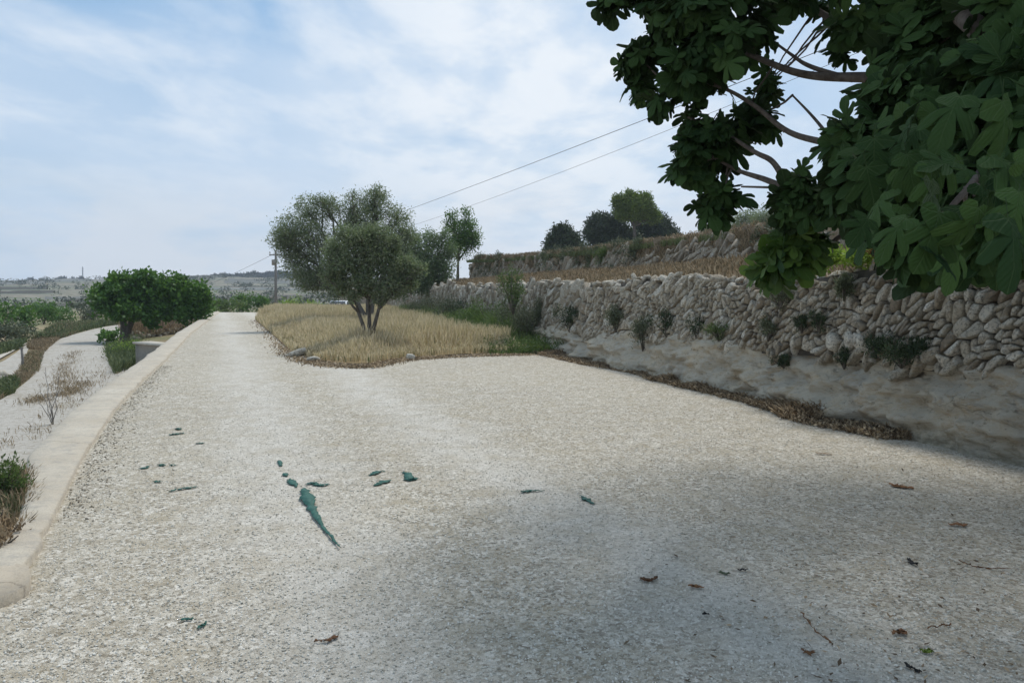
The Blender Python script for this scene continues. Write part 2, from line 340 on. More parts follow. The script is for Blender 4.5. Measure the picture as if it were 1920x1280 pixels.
M = dict(
 gravel=material('gravel', m_gravel), ground=material('ground', m_ground), dirt=material('dirt', m_dirt), soil=material('soil', m_soil),
 straw=material('straw_soil', m_straw), stone=material('stone', m_stone), rock=material('rock', m_rock), kerb=material('kerb', m_kerb),
 bark=material('bark', m_bark), figbark=material('fig_bark', m_figbark),
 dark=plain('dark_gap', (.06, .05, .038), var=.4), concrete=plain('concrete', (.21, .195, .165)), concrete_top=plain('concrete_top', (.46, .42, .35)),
 pebble=leafmat('pebble', (.36, .33, .265), (.74, .71, .64), 0., .9),
 fig=leafmat('fig_leaf', (.018, .042, .013), (.060, .108, .028), .2, .65, True, .14, back=(.036, .060, .022)),
 figlight=leafmat('fig_leaf_sunlit', (.018, .045, .012), (.13, .20, .035), .22, .5, True, .25),  # brighter copy of the fig leaf, sunlight on the low spray painted in
 figfar=leafmat('fig_leaf_far', (.035, .085, .02), (.10, .20, .04), .25, .5),
 olive=leafmat('olive_leaf', (.078, .105, .048), (.21, .25, .125), .28, .55, back=(.21, .22, .155)),
 olivegreen=leafmat('olive_leaf_green', (.07, .11, .045), (.18, .245, .10), .28, .55, back=(.19, .22, .14)),
 almond=leafmat('almond_leaf', (.05, .10, .03), (.13, .21, .06), .25),
 pine=leafmat('pine_needles', (.05, .085, .014), (.21, .29, .045), .2),
 carob=leafmat('carob_leaf', (.030, .048, .024), (.075, .105, .045), .12),
 shrub=leafmat('shrub_leaf', (.045, .075, .028), (.14, .185, .065), .22), yellowgreen=leafmat('yellow_green_leaf', (.13, .2, .03), (.32, .42, .07), .3),
 dull=leafmat('dull_green_leaf', (.065, .085, .045), (.17, .185, .11), .2), darkplant=leafmat('dark_plant_leaf', (.03, .05, .025), (.07, .10, .045), .15),
 wheat=leafmat('dry_stalks', (.36, .275, .175), (.80, .65, .45), .25, .8), brown=leafmat('dead_weeds', (.10, .07, .045), (.50, .38, .24), .12, .9),
 greengrass=leafmat('green_weeds', (.05, .075, .028), (.17, .20, .085), .2), drybank=leafmat('bank_grass', (.12, .095, .055), (.42, .32, .20), .2, .85),
 farwood=leafmat('far_wood_leaf', (.028, .042, .028), (.05, .07, .045), .1), scrub=leafmat('far_scrub_leaf', (.05, .065, .035), (.10, .12, .06), .1),
 green=plain('green_plastic', (.028, .10, .078), .6, .45, 60.), litter=leafmat('dead_leaf', (.10, .05, .025), (.30, .15, .07), .1, .8),
 woodpole=plain('weathered_pole', (.22, .20, .18), .9, .2), wire=plain('wire', (.035, .035, .035), .6), insul=plain('insulator', (.30, .26, .22), .3),
 white=plain('white_paint', (.72, .73, .73), .35, .03), glass=plain('car_glass', (.03, .035, .04), .1, .1), rubber=plain('rubber', (.02, .02, .02), .8), lamp=plain('lamp_glass', (.55, .56, .55), .15),
 steel=plain('steel', (.4, .41, .42), .5))

# ---------------------------------------------------------------- terrain
def kx(y): return np.interp(y, [-10, 4.3, 5, 6, 7.5, 10.45, 12.2, 13.7, 18.8, 30, 57, 75], [2.3, -2.72, -2.97, -3.43, -4.06, -5.24, -5.86, -6.38, -8.1, -12., -20.85, -26.8])           # inner edge of the kerb
def wx(y): return 6.57-.273*np.asarray(y, float)         # foot of the rock under the wall
def w2x(y): return 10.06-.24*np.asarray(y, float)
def top2(y): return 3.0+.0005*np.maximum(np.asarray(y, float)-19, 0)**2
def low(x, y):
    x = np.asarray(x, float); y = np.asarray(y, float)
    z = -1.2+.12*fbm(x/9, y/9, 3, 5)*sm(np.abs(x-kx(y)), 1, 8)
    z = z-1.3*sm(kx(y)-x, 30, 110)*sm(y, 20, 60)*(1-sm(y, 180, 320))
    rise = sm(y, 170, 760)
    step = np.floor(rise*22+fbm(x/120, y/120, 3, 9)*1.5)/22*.6+rise*.4
    z = z+step*(9.5+6.0*np.exp(-((x+210)/150.)**2)) + .8*fbm(x/60, y/60, 4, 11)*sm(y, 110, 260)
    return z
ys = np.concatenate([np.arange(-10, 75, .9), np.geomspace(75, 260, 90)[0:], np.linspace(264, 830, 150)])
off = np.concatenate([-np.geomspace(700, 60, 60), np.arange(-59, -6, 1.0), np.linspace(-5.5, -.25, 12), [0, 2], np.arange(8, 60, 4), np.geomspace(62, 700, 40)])
YY, OO = np.meshgrid(ys, off, indexing='ij'); XX = kx(YY)+OO
ZZ = low(XX, YY); ZZ = np.where((OO > -.2) & (YY < 73), -1.6, ZZ)
grid('ground', XX, YY, ZZ, M['ground'], kind='structure')
# gravel road
yr = np.concatenate([np.arange(-10, 14, .12), np.arange(14, 80, .5)]); u = np.linspace(0, 1, 90)
Yr, U = np.meshgrid(yr, u, indexing='ij'); Xr = (kx(Yr)-.12)*(1-U)+(wx(Yr)+.5)*U
def rz(x, y): return .018*fbm(x/1.5, y/1.5, 4, 3) - .065*np.maximum(y-60, 0)**1.05
grid('gravel_road', Xr, Yr, rz(Xr, Yr), M['gravel'], kind='structure')
# field of straw
fp = [gp(a, b) for a, b in ((478, 599), (517, 633), (547, 661), (593, 676), (647, 682), (693, 682), (760, 671), (860, 665), (1000, 661))]
poly = np.array([p[:2] for p in fp]+[[wx(30.)+.3, 30], [wx(45.)+.3, 45], [wx(66.)+.3, 66], [-14, 68], [-18.2, 62]])
def inpoly(x, y, P):
    r = np.zeros(len(x), bool); n = len(P)
    for i in range(n):
        x1, y1 = P[i]; x2, y2 = P[(i+1) % n]
        c = ((y1 > y) != (y2 > y)) & (x < (x2-x1)*(y-y1)/(y2-y1+1e-12)+x1); r ^= c
    return r
bm = bmesh.new(); vs = [bm.verts.new((float(a), float(b), float(rz(a, b))+.02)) for a, b in poly]; bm.faces.new(vs)
bmesh.ops.triangulate(bm, faces=bm.faces[:]); V, Fs = bm_np(bm)
mesh('field', V, Fs, M['straw'], kind='structure')
# upper terrace between the two walls, and the hill behind the second one
def terr(x, y):
    o = np.asarray(x)-wx(y); return 1.72+.58*np.clip((o-.6)/(w2x(y)-wx(y)-.6), 0, 1.)+.06*fbm(x/2, np.asarray(y)/2, 4, 21)
yt = np.concatenate([np.arange(-6, 30, .35), np.arange(30, 125, 1.)]); u = np.linspace(0, 1, 26)
Yt, U = np.meshgrid(yt, u, indexing='ij'); Xt = (wx(Yt)+.55)*(1-U)+(w2x(Yt)+.5)*U
Zt = terr(Xt, Yt); Zt[:, 0] = -1.5
grid('terrace', Xt, Yt, Zt, M['soil'], kind='structure')
yt = np.concatenate([np.arange(-6, 52.2, .6)]); o_ = np.concatenate([[.15, .32], np.linspace(.6, 8, 16), np.linspace(9, 60, 30)])
Yt, OO = np.meshgrid(yt, o_, indexing='ij'); Xt = w2x(Yt)+OO
def hill(x, y):
    o = np.asarray(x)-w2x(y); z = top2(np.minimum(y, 60))+.13*np.minimum(o, 26)+.10*fbm(np.asarray(x)/2.5, np.asarray(y)/2.5, 4, 33)*sm(o, 0, 1.5)
    return z-.0
Zt = hill(Xt, Yt)-.10; Zt[:, 0] = 1.9; Zt[:, 1] -= .25
grid('hill', Xt, Yt, Zt, M['soil'], kind='structure')
yt = np.arange(52.1, 160, 2.); Yt, OO = np.meshgrid(yt, np.concatenate([[-.2], np.linspace(0, 60, 40)]), indexing='ij')
Xt = w2x(52.1)+OO+ (Yt-52.1)*.03
Zt = hill(Xt, np.full_like(Yt, 52.))-.10 - .0*Yt; 
Zt = (top2(52.)-.1)+.13*np.minimum(np.maximum((Xt-w2x(Yt)), 0), 26)*.9 + .1*fbm(Xt/3, Yt/3, 4, 35); Zt = np.where(Xt < w2x(52.1)+.5+(Yt-52.1)*.03, 1.8, Zt)
grid('hill_back', Xt, Yt, Zt, M['soil'], kind='structure')

# lower yard and tracks left of the kerb
def strip(name, L, Rr, mat, z=-1.2, lift=.05, n=14, m=14, **kw):
    L = spline([gp(a, b, z) for a, b in L], n); Rr = spline([gp(a, b, z) for a, b in Rr], n)
    u = np.linspace(0, 1, m)[None, :, None]; P = L[:, None]*(1-u)+Rr[:, None]*u
    return grid(name, P[..., 0], P[..., 1], low(P[..., 0], P[..., 1])+lift, mat, **kw)
strip('dirt_track', [(-2700, 2200), (-420, 980), (-60, 790), (40, 727), (70, 692), (84, 657), (112, 636), (165, 621), (225, 611), (300, 601), (345, 594)],
      [(-700, 2200), (500, 1100), (420, 860), (330, 740), (262, 702), (232, 672), (205, 652), (222, 634), (262, 618), (320, 606), (350, 598)], M['dirt'], kind='structure')
strip('side_track', [(-2400, 1000), (-300, 800), (-60, 706), (0, 682), (28, 664), (52, 646), (64, 638)], [(-2400, 1300), (-300, 950), (-60, 775), (2, 738), (32, 700), (48, 668), (58, 645)], M['dirt'], lift=.05, kind='structure')
strip('narrow_path', [(-1500, 930), (-200, 725), (-40, 682), (0, 668), (30, 654), (56, 641)], [(-1500, 1010), (-200, 748), (-40, 692), (0, 675), (30, 658), (57, 643)], M['concrete_top'], lift=.08, kind='structure')

# kerb, a broad concrete coping on top of the retaining wall
rng = np.random.default_rng(4)
ky = np.concatenate([np.arange(-9.5, 4.4, .5), np.arange(4.5, 62, .16)])
prof = []
for y in ky:
    j = .02*fbm(y*1.3, 2.2, 4, 41)-.03*max(0, float(fbm(y*3.7, 7.2, 3, 47))-.22)*4; k_ = .03*fbm(y*.9, 9.2, 4, 43); x0 = kx(y)+.02+j; wd = float(np.interp(y, [4.5, 5.5, 6.3, 7.6], [.30, .24, .32, .53]))+k_
    z1 = (.05 if y > 4.45 else -.035)+.010*fbm(y*2., 4., 3, 44)
    prof.append([[x0+.01, y, -.1], [x0, y, z1-.010], [x0-.006, y, z1-.001], [x0-wd*.33, y, z1+.006], [x0-wd*.66, y, z1+.003], [x0-wd+.02, y, z1-.004], [x0-wd, y, z1-.03], [x0-wd-.04, y, -.7], [x0-wd-.10, y, -1.5]])
P = np.array(prof); P[..., 1] += -.05*rng.random((1, 9))
n, m_ = P.shape[:2]; i = np.arange(n*m_).reshape(n, m_)
f = np.stack([i[:-1, :-1], i[:-1, 1:], i[1:, 1:], i[1:, :-1]], -1).reshape(-1, 4)
kr = empty('kerb_wall', (kx(20.), 20, 0), label='long sandy concrete kerb along the left edge of the gravel road', cat='kerb')
mesh('coping', P.reshape(-1, 3), [f, np.array([list(i[0])]), np.array([list(i[-1][::-1])])], M['kerb'], kr, smooth=False)
yb = np.concatenate([np.arange(-9.5, 7.9, .25)]); ob = np.array([-.05, .15, .4, .8, 1.3, 1.9, 2.5]); Yb, Ob = np.meshgrid(yb, ob, indexing='ij')
Wb = np.interp(Yb, [4.5, 5.5, 6.3, 7.6], [.30, .24, .32, .53]); Zb = np.interp(Ob, [-.05, .4, 1.2, 2.5], [-.12, -.2, -.75, -1.3])+.06*fbm(Yb*1.7, Ob*2, 4, 48); Zb = Zb*(1-sm(Yb, 6.9, 7.8))-1.32*sm(Yb, 6.9, 7.8)
grid('bank', kx(Yb)-Wb-Ob, Yb, Zb, M['soil'], kind='structure')
# broken slab at the near end
q = [gp(a, b, .05) for a, b in ((-90, 1052), (-20, 1052), (22, 1054), (52, 1060), (58, 1079), (52, 1096), (30, 1108), (10, 1117), (-20, 1126), (-80, 1150))]
q = np.array(q)[::-1]; n = len(q); V = np.vstack([q, q*[1, 1, 0]-[0, 0, .03]]); V[:n, 2] += [.0, .004, .008, .0, .006, .01, .004, .0, .006, .0]
Fs = [np.array([[k, (k+1) % n, n+(k+1) % n, n+k] for k in range(n)])[:, ::-1], np.array([list(range(n))])]
mesh('concrete_slab', V, Fs, M['kerb'], label='broken sandy concrete slab at the near end of the kerb', cat='slab')

# ---------------------------------------------------------------- rock ledge and dry stone walls
def zb(y): return .84-.14*sm(y, 12, 21)-.55*sm(y, 21.5, 26)          # top of the rock
def ztop(y): return 1.80+.05*np.sin(np.asarray(y)*.9)+.10*np.exp(-((np.asarray(y)-9.6)/1.2)**2)-.04*sm(y, 20, 40)
ry = np.concatenate([np.arange(1, 14, .05), np.arange(14, 27, .09)]); v = np.linspace(0, 1, 44)
Yk, Vk = np.meshgrid(ry, v, indexing='ij')
prof = np.interp(v, [0, .05, .3, .6, .8, .92, 1.], [0, .02, .10, .22, .34, .42, .62])
H = zb(Yk)
Zk = -.06+(H+.08)*np.interp(v, [0, .92, 1], [0, 1, 1.03])[None]
rug = .07*fbm(Yk*8, Zk*14, 4, 77)+.05*np.abs(fbm(Yk*2.6, Zk*9, 4, 78))+.20*fbm(Yk*.9, Zk*1.4, 5, 51)+.10*fbm(Yk*3.2, Zk*6, 5, 56)+.42*np.clip(fbm(Yk*2.1, Zk*5, 4, 66)-.16, 0, .3)-.35*np.clip(fbm(Yk*3.1, Zk*4, 4, 67)-.18, 0, .3)
led = .07*(np.abs(((Zk*3.1+.5*fbm(Yk*.7, Zk*.5, 3, 58)) % 1)-.5)-.25)*2
ov = .28*np.exp(-((Yk-18.5)/3.2)**2)*(fbm(Yk*1.9, Zk*3.4, 4, 60))
Xk = wx(Yk)+prof[None]+(rug+led+ov)*np.minimum(1, Vk*5+.2)
grid('rock_ledge', Xk, Yk, Zk, M['rock'], smooth=False, label='pale rough bedrock ledge under the near dry stone wall', cat='rock')

def stonework(s0, s1, Hf, size, ang, ratio, seed, facef, warp=.09, keep=.78, bulge=.07):
    """s runs along the wall, t up it; facef(s,t,depth)->xyz"""
    rg = np.random.default_rng(seed); ca, sa = math.cos(ang), math.sin(ang)
    a, b = size*ratio, size                       # long axis, short axis
    Hm = 1.6; ext = Hm+1
    corners = np.array([[s, t_] for s in (s0-1, s1+1) for t_ in (-.6, Hm)])
    uv = np.stack([(corners[:, 0]*ca+corners[:, 1]*sa)/a, (-corners[:, 0]*sa+corners[:, 1]*ca)/b], 1)
    lo = np.floor(uv.min(0)).astype(int); hi = np.ceil(uv.max(0)).astype(int)
    sites = {}
    for iu in range(lo[0], hi[0]):
        v_lo, v_hi = lo[1], hi[1]
        # restrict v to the wall band for this u
        for iv in range(v_lo, v_hi):
            uu, vv = iu+.5*(iv % 2), iv
            s = uu*a*ca-vv*b*sa; t_ = uu*a*sa+vv*b*ca
            if t_ < -.6 or t_ > Hm or s < s0-.8 or s > s1+.8: continue
            h1 = rg.random()
            if h1 > keep: continue
            sites[(iu, iv)] = (uu+(rg.random()-.5)*.75, vv+(rg.random()-.5)*.75)
    for key in [k_ for k_ in sites if rg.random() < .05]:
        if key not in sites: continue
        for du in (-1, 0, 1):
            for dv_ in (-1, 0, 1):
                if (du or dv_): sites.pop((key[0]+du, key[1]+dv_), None)
    A = Acc(); nst = 0
    for (iu, iv), (cu, cv) in sites.items():
        s = cu*a*ca-cv*b*sa; t_ = cu*a*sa+cv*b*ca
        hh = Hf(s)
        if t_ < -.14 or t_ > hh-.03+.05*(rg.random()-.5): continue
        if s < s0 or s > s1: continue
        P = [(cu-2, cv-2), (cu+2, cv-2), (cu+2, cv+2), (cu-2, cv+2)]
        for du in range(-3, 4):
            for dv_ in range(-3, 4):
                q = sites.get((iu+du, iv+dv_))
                if q is None or (du == 0 and dv_ == 0): continue
                mx, my = (q[0]+cu)/2, (q[1]+cv)/2; nx, ny = q[0]-cu, q[1]-cv
                out = []; n = len(P)
                for k in range(n):
                    p1, p2 = P[k], P[(k+1) % n]
                    d1 = (p1[0]-mx)*nx+(p1[1]-my)*ny; d2 = (p2[0]-mx)*nx+(p2[1]-my)*ny
                    if d1 <= 0: out.append(p1)
                    if (d1 < 0) != (d2 < 0): f_ = d1/(d1-d2); out.append((p1[0]+(p2[0]-p1[0])*f_, p1[1]+(p2[1]-p1[1])*f_))
                P = out
                if len(P) < 3: break
            if len(P) < 3: break
        if len(P) < 3: continue
        P = np.array(P); P = np.stack([P[:, 0]*a*ca-P[:, 1]*b*sa, P[:, 0]*a*sa+P[:, 1]*b*ca], 1)
        n = len(P); Q = np.empty((2*n, 2)); nx_ = np.roll(P, -1, 0)
        e = .10+.14*rg.random()
        Q[0::2] = P*(1-e)+nx_*e; Q[1::2] = P*e+nx_*(1-e)
        c0 = Q.mean(0); dq = Q-c0
        rr = np.linalg.norm(dq, axis=1, keepdims=True)
        sz = rr.mean()
        gap = .010+.006*rg.random()
        Q = c0+dq*(1-gap/np.maximum(rr, .02))*(1+.05*(rg.random((2*n, 1))-.5))
        Q[:, 0] += warp*fbm(Q[:, 0]*1.1, Q[:, 1]*1.3, 2, seed+5); Q[:, 1] += warp*fbm(Q[:, 0]*.9+5, Q[:, 1]*1.4, 2, seed+9)
        c0 = Q.mean(0)
        bl = min(bulge, sz*.75)*(.7+.6*rg.random()); push = .05*rg.random(); tl = (rg.random(2)-.5)*1.0
        rings = []
        for sc_, dp in ((.98, -.08), (1.0, bl*.45), (.93, bl*.80), (.70, bl*.97)):
            q = c0+(Q-c0)*sc_; d = dp+push+((q-c0)@tl)*(1 if dp > 0 else 0)+(.011*(rg.random(len(q))-.5))
            rings.append(facef(q[:, 0], q[:, 1], d))
        cen = facef(c0[:1], c0[1:], np.array([bl+push+.004*rg.random()]))
        n2 = 2*n; V = np.vstack(rings+[cen]); F4 = []; F3 = []
        for r_ in range(3):
            for k in range(n2): F4.append([r_*n2+k, r_*n2+(k+1) % n2, (r_+1)*n2+(k+1) % n2, (r_+1)*n2+k])
        for k in range(n2): F3.append([3*n2+k, 3*n2+(k+1) % n2, 4*n2])
        A.add(V, [np.array(F4), np.array(F3)], rg.random()); nst += 1
    return A
def face1(s, t_, d):
    s = np.asarray(s); b_ = zb(s)-.03; h = ztop(s)-b_
    k = np.asarray(t_)/(ztop(10.)-zb(10.)+.03); k = np.asarray(t_)/1.0
    z = ztop(s)-(1.0-k)*1.0*np.maximum(1., (ztop(s)-b_)/1.0)
    x = wx(s)+.40+.16*k+.05*fbm(s*.5, t_, 2, 71)
    n = np.array([-.96, -.262, .12]); n = n/np.linalg.norm(n)
    return np.stack([x+n[0]*d, s+n[1]*d, z+n[2]*d+0*x], 1)
IV, IF = ico(2)
def boulders(A, P, sz, rg, flat=.6, noise_=.22):
    n = len(P); TV = IV
    X = rnd_dirs(rg, n); Z = nrm(np.array([0, 0, 1.])+.7*rg.normal(size=(n, 3))); Y_ = nrm(np.cross(Z, X)); X = np.cross(Y_, Z)
    for k in range(n):
        d = 1+noise_*(fbm(IV[:, 0]*1.6+k*3.1, IV[:, 1]*1.6+IV[:, 2]*1.3, 3, k))*1.6
        Vt = np.clip(IV*d[:, None], -.82, .82)
        Vk_, Fk = instance(Vt, IF, P[k:k+1], X[k:k+1], Y_[k:k+1], Z[k:k+1], np.array([[sz[k]*(1+.5*rg.random()), sz[k], sz[k]*flat]]))
        A.add(Vk_, Fk, rg.random())
wl = empty('dry_stone_wall', (wx(15.)+.5, 15, .7), label='long dry stone retaining wall on the rock ledge at the right', cat='stone wall')
A1 = stonework(4.2, 19.0, lambda s: 1.0, .066, R(126), 1.8, 7, face1, warp=.24, keep=.70, bulge=.055)
A1.build('stonework', M['stone'], wl, smooth=False)
A1b = stonework(19.05, 64.0, lambda s: 1.0, .10, R(120), 1.6, 8, face1, warp=.2, keep=.70, bulge=.06)
A1b.build('far_stonework', M['stone'], wl, smooth=False)
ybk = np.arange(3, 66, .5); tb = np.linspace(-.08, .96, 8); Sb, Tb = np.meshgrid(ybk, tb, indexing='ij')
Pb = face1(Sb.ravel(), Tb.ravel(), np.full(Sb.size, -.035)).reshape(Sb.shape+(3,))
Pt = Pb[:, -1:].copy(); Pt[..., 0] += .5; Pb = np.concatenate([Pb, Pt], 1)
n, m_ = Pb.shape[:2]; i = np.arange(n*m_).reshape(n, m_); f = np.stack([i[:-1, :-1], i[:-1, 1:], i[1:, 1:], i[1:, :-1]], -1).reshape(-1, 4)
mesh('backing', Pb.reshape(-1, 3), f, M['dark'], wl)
rg = np.random.default_rng(12); A = Acc()
yy = np.concatenate([rg.uniform(5, 22, 190), rg.uniform(22, 62, 200)])
tt_ = .98+.05*rg.random(len(yy)); P = face1(yy, tt_, -.02-.30*rg.random(len(yy))); boulders(A, P, .05+.085*rg.random(len(yy))**1.6, rg, .55)
yy = np.array([6.75, 7.05, 7.5, 8.1, 8.7, 11.2, 13.5]); P = face1(yy, np.array([.95, 1.0, .98, .97, 1.02, 1.0, 1.0]), np.array([-.02]*7)); boulders(A, P, np.array([.24, .17, .15, .13, .13, .11, .12]), rg, .8)
A.build('cap_stones', M['stone'], wl, smooth=False)

def face2(s, t_, d):
    s = np.asarray(s); x = w2x(s)-.35+.42*np.asarray(t_)+.16*fbm(s*.5, np.asarray(t_)*1., 3, 81)
    z = 2.12+np.asarray(t_)*(top2(s)-2.25)/.75
    n = np.array([-.93, -.23, .28]); return np.stack([x+n[0]*d, s+n[1]*d, z+n[2]*d], 1)
w2_ = empty('upper_stone_wall', (w2x(30.), 30, 2.3), label='crumbling upper stone wall at the foot of the hill above the terrace', cat='stone wall')
A2 = stonework(8., 51.5, lambda s: .62+.45*float(fbm(s*.45, 1.1, 3, 83)), .085, R(110), 1.5, 9, face2, warp=.35, keep=.22, bulge=.05)
A2.T = [t_*.35 for t_ in A2.T]; A2.build('stonework', M['stone'], w2_, smooth=False)
ybk = np.arange(-5, 52.4, .3); tb = np.linspace(-.15, 1.0, 14); Sb, Tb = np.meshgrid(ybk, tb, indexing='ij')
Pb = face2(Sb.ravel(), Tb.ravel(), -.035+.22*fbm(Sb.ravel()*1.3, Tb.ravel()*3, 5, 85)).reshape(Sb.shape+(3,))
n, m_ = Pb.shape[:2]; i = np.arange(n*m_).reshape(n, m_); f = np.stack([i[:-1, :-1], i[:-1, 1:], i[1:, 1:], i[1:, :-1]], -1).reshape(-1, 4)
mesh('earth_face', Pb.reshape(-1, 3), f, M['soil'], w2_)
# end of the upper wall
A = Acc(); rg = np.random.default_rng(15); P = np.stack([w2x(52.)+.2+rg.uniform(-.5, 1.5, 60), 52+rg.uniform(-.2, .7, 60), rg.uniform(2.2, 3.3, 60)], 1); boulders(A, P, .1+.12*rg.random(60), rg, .7)
A.build('fallen_stones', M['stone'], w2_)

# ---------------------------------------------------------------- vegetation builders
LQ = np.array([[0, 0, 0], [.5, .45, .06], [0, 1, 0], [-.5, .45, .06]]); LF = np.array([[0, 1, 2, 3]])
def leafcloud(rg, blobs, nclump, per, L, W, cr, shell=.55, updir=.25, A=None, t0=0., t1=1.):
    C = np.array([b[0] for b in blobs]); Rr = np.array([b[1] for b in blobs])
    wgt = (Rr.prod(1))**(2/3.); wgt /= wgt.sum()
    k = rg.choice(len(C), nclump, p=wgt); d = rnd_dirs(rg, nclump); r = shell+(1-shell)*rg.random(nclump)**.7
    r = np.where(rg.random(nclump) < .25, rg.random(nclump), r)*(1+.10*rg.normal(size=nclump))
    cc = C[k]+d*r[:, None]*Rr[k]
    tc = rg.random(nclump)
    P = np.repeat(cc, per, 0)+rg.normal(size=(nclump*per, 3))*cr*.55
    out = np.repeat(d, per, 0); N = len(P)
    Yd = out*.5+rnd_dirs(rg, N)*.9+np.array([0, 0, updir]); Nd = rnd_dirs(rg, N)+np.array([0, 0, .8])
    X, Y_, Z = frames(rg, Yd, Nd)
    s = L*(.65+.7*rg.random(N)); sc = np.stack([s*W/L, s, s], 1)
    V, Fs = instance(LQ, LF, P, X, Y_, Z, sc)
    tint = np.repeat(np.clip(t0+(t1-t0)*(np.repeat(tc, per)*.75+.35*rg.random(N)-.05), 0, 1), 4)
    if A is None: A = Acc()
    A.add(V, Fs, tint); A.cc = cc
    return A
def bez(a, b, sag=.15, n=9, rg=None, wob=.03):
    a = np.asarray(a, float); b = np.asarray(b, float); t_ = np.linspace(0, 1, n)[:, None]; L = np.linalg.norm(b-a)
    mid = (a+b)/2+np.array([0, 0, sag*L])
    P = (1-t_)**2*a+2*t_*(1-t_)*mid+t_**2*b
    if rg is not None: P[1:-1] += rg.normal(size=(n-2, 3))*wob*L*.5
    return P
def tree(name, label, cat, base, stems, blobs, leaf, mat, nclump, per, r0, seed, cr=.28, shell=.5, bark='bark', group=None, twigs=40, up=.25):
    rg = np.random.default_rng(seed); base = np.asarray(base, float)
    root = empty(name, base, label=label, cat=cat, group=group)
    A = Acc()
    for s_ in stems:
        s_ = np.asarray(s_, float); P = spline(np.array([base-[0, 0, .15], base+(s_-base)*np.array([.35, .35, .45]), s_]), 7)
        A.add(*tube(P, np.linspace(r0, r0*.55, len(P)), 8))
    for c_, r_ in blobs:
        s_ = np.asarray(min(stems, key=lambda q: np.linalg.norm(np.asarray(q)-c_)), float)
        P = bez(s_, c_, .08, 9, rg); A.add(*tube(P, np.linspace(r0*.5, r0*.16, 9), 6))
        for _ in range(3):
            e = c_+rnd_dirs(rg, 1)[0]*np.asarray(r_)*.85; P2 = bez(P[5+rg.integers(0, 3)], e, .05, 7, rg); A.add(*tube(P2, np.linspace(r0*.2, r0*.05, 7), 5))
    Lf = leafcloud(rg, blobs, nclump, per, leaf[0], leaf[1], cr, shell, up)
    for e in Lf.cc[rg.choice(len(Lf.cc), min(twigs, len(Lf.cc)), False)]:
        c_ = blobs[int(np.argmin([np.linalg.norm(b[0]-e) for b in blobs]))][0]
        A.add(*tube(bez(c_, e, .03, 5, rg), np.linspace(r0*.11, r0*.03, 5), 4))
    A.build('trunk', M[bark], root, smooth=True)
    Lf.build('crown', M[mat], root)
    return root
def B(px, py, r, d, sq=(1, 1, 1), dd=0.):
    s = r/F*d; return (at(px, py, d+dd), np.array([s*sq[0], s*sq[1], s*sq[2]]))
def blades(A, P, h, wd, rg, lean=.25, head=0., t0=0., t1=1.):
    """curved grass blades, three cross-sections each"""
    n = len(P); h = np.broadcast_to(h, (n,))*(.7+.6*rg.random(n)); a = rg.random(n)*2*math.pi
    sx = np.stack([np.cos(a), np.sin(a), 0*a], 1); b_ = rg.random(n)*2*math.pi; ln = np.stack([np.cos(b_), np.sin(b_), 0*b_], 1)*(lean*rg.random(n)*h)[:, None]
    up = np.array([0, 0, 1.])[None]*h[:, None]; w_ = wd*(.7+.6*rg.random(n))[:, None]
    V = np.stack([P-sx*w_*.5, P+sx*w_*.5, P+up*.55+ln*.35+sx*w_*.4, P+up*.55+ln*.35-sx*w_*.4,
                  P+up*.8+ln*.65+sx*w_*(.4+head), P+up*.8+ln*.65-sx*w_*(.4+head), P+up+ln], 1)
    F4 = np.array([[0, 1, 2, 3], [3, 2, 4, 5]]); F3 = np.array([[5, 4, 6]]); o = (np.arange(n)*7)[:, None, None]
    A.add(V.reshape(-1, 3), [(F4+o).reshape(-1, 4), (F3+o).reshape(-1, 3)], np.repeat(t0+(t1-t0)*rg.random(n), 7))
def bush(name, label, base, rx, h, mat, seed, n=900, L=.05, W=.02, cat='shrub', group=None, spiky=.6, stems=9, bark='bark', rz_=None):
    rg = np.random.default_rng(seed); base = np.asarray(base, float)
    root = empty(name, base, label=label, cat=cat, group=group)
    A = Acc(); ends = []
    for k in range(stems):
        e = base+np.array([rg.normal()*rx*.45, rg.normal()*rx*.45, h*(.55+.45*rg.random())]); ends.append(e)
        A.add(*tube(bez(base, e, .08, 6, rg), np.linspace(.012, .004, 6)*max(1, h/.8), 4))
    A.build('stem', M[bark], root)
    blobs = [(base+np.array([0, 0, h*.5]), np.array([rx*.8, rx*.8, h*.45]))]+[(e-[0, 0, h*.1], np.array([rx*.38, rx*.38, h*.24])) for e in ends]
    leafcloud(rg, blobs, max(12, n//9), 9, L, W, rx*.22, .35, spiky).build('foliage', M[mat], root)
    return root

# ---------------------------------------------------------------- grasses (stuff)
rg = np.random.default_rng(31)
n = 480000; x = rg.uniform(-20, 2, n); y = 16.5+50*rg.random(n)**1.35
k = inpoly(x, y, poly); x, y = x[k], y[k]
wall_o = wx(y)-x; k = (wall_o > .6+.8*fbm(y*.4, x*.2, 3, 90)) | (y > 40); x, y = x[k], y[k]
edge = np.minimum.reduce([np.hypot(x-a, y-b) for a, b in spline(np.array([p for p in poly[:9]]), 10)])
hh = (.52+.18*fbm(x*.45, y*.45, 3, 91)+.14*fbm(x*2, y*2, 2, 92))*(.30+.70*sm(edge, 0, 1.8))
A = Acc(); P = np.stack([x, y, rz(x, y)+.02], 1)
pick = (rg.random(len(x)) < .95) & ((fbm(x*3, y*3, 2, 93) > -.25) | (edge > 1.)) 
blades(A, P[pick], hh[pick], .011, rg, .45, .5)
A.build('dry_grass', M['wheat'], label='field of dry straw coloured grass around the olive tree', cat='dry grass', kind='stuff')
A = Acc(); gsel = (rg.random(len(x)) < .05*(1+2*(fbm(x*.6, y*.6, 3, 95) > .15))) ; blades(A, P[gsel], hh[gsel]*.75, .02, rg, .6, 0, 0, .8)
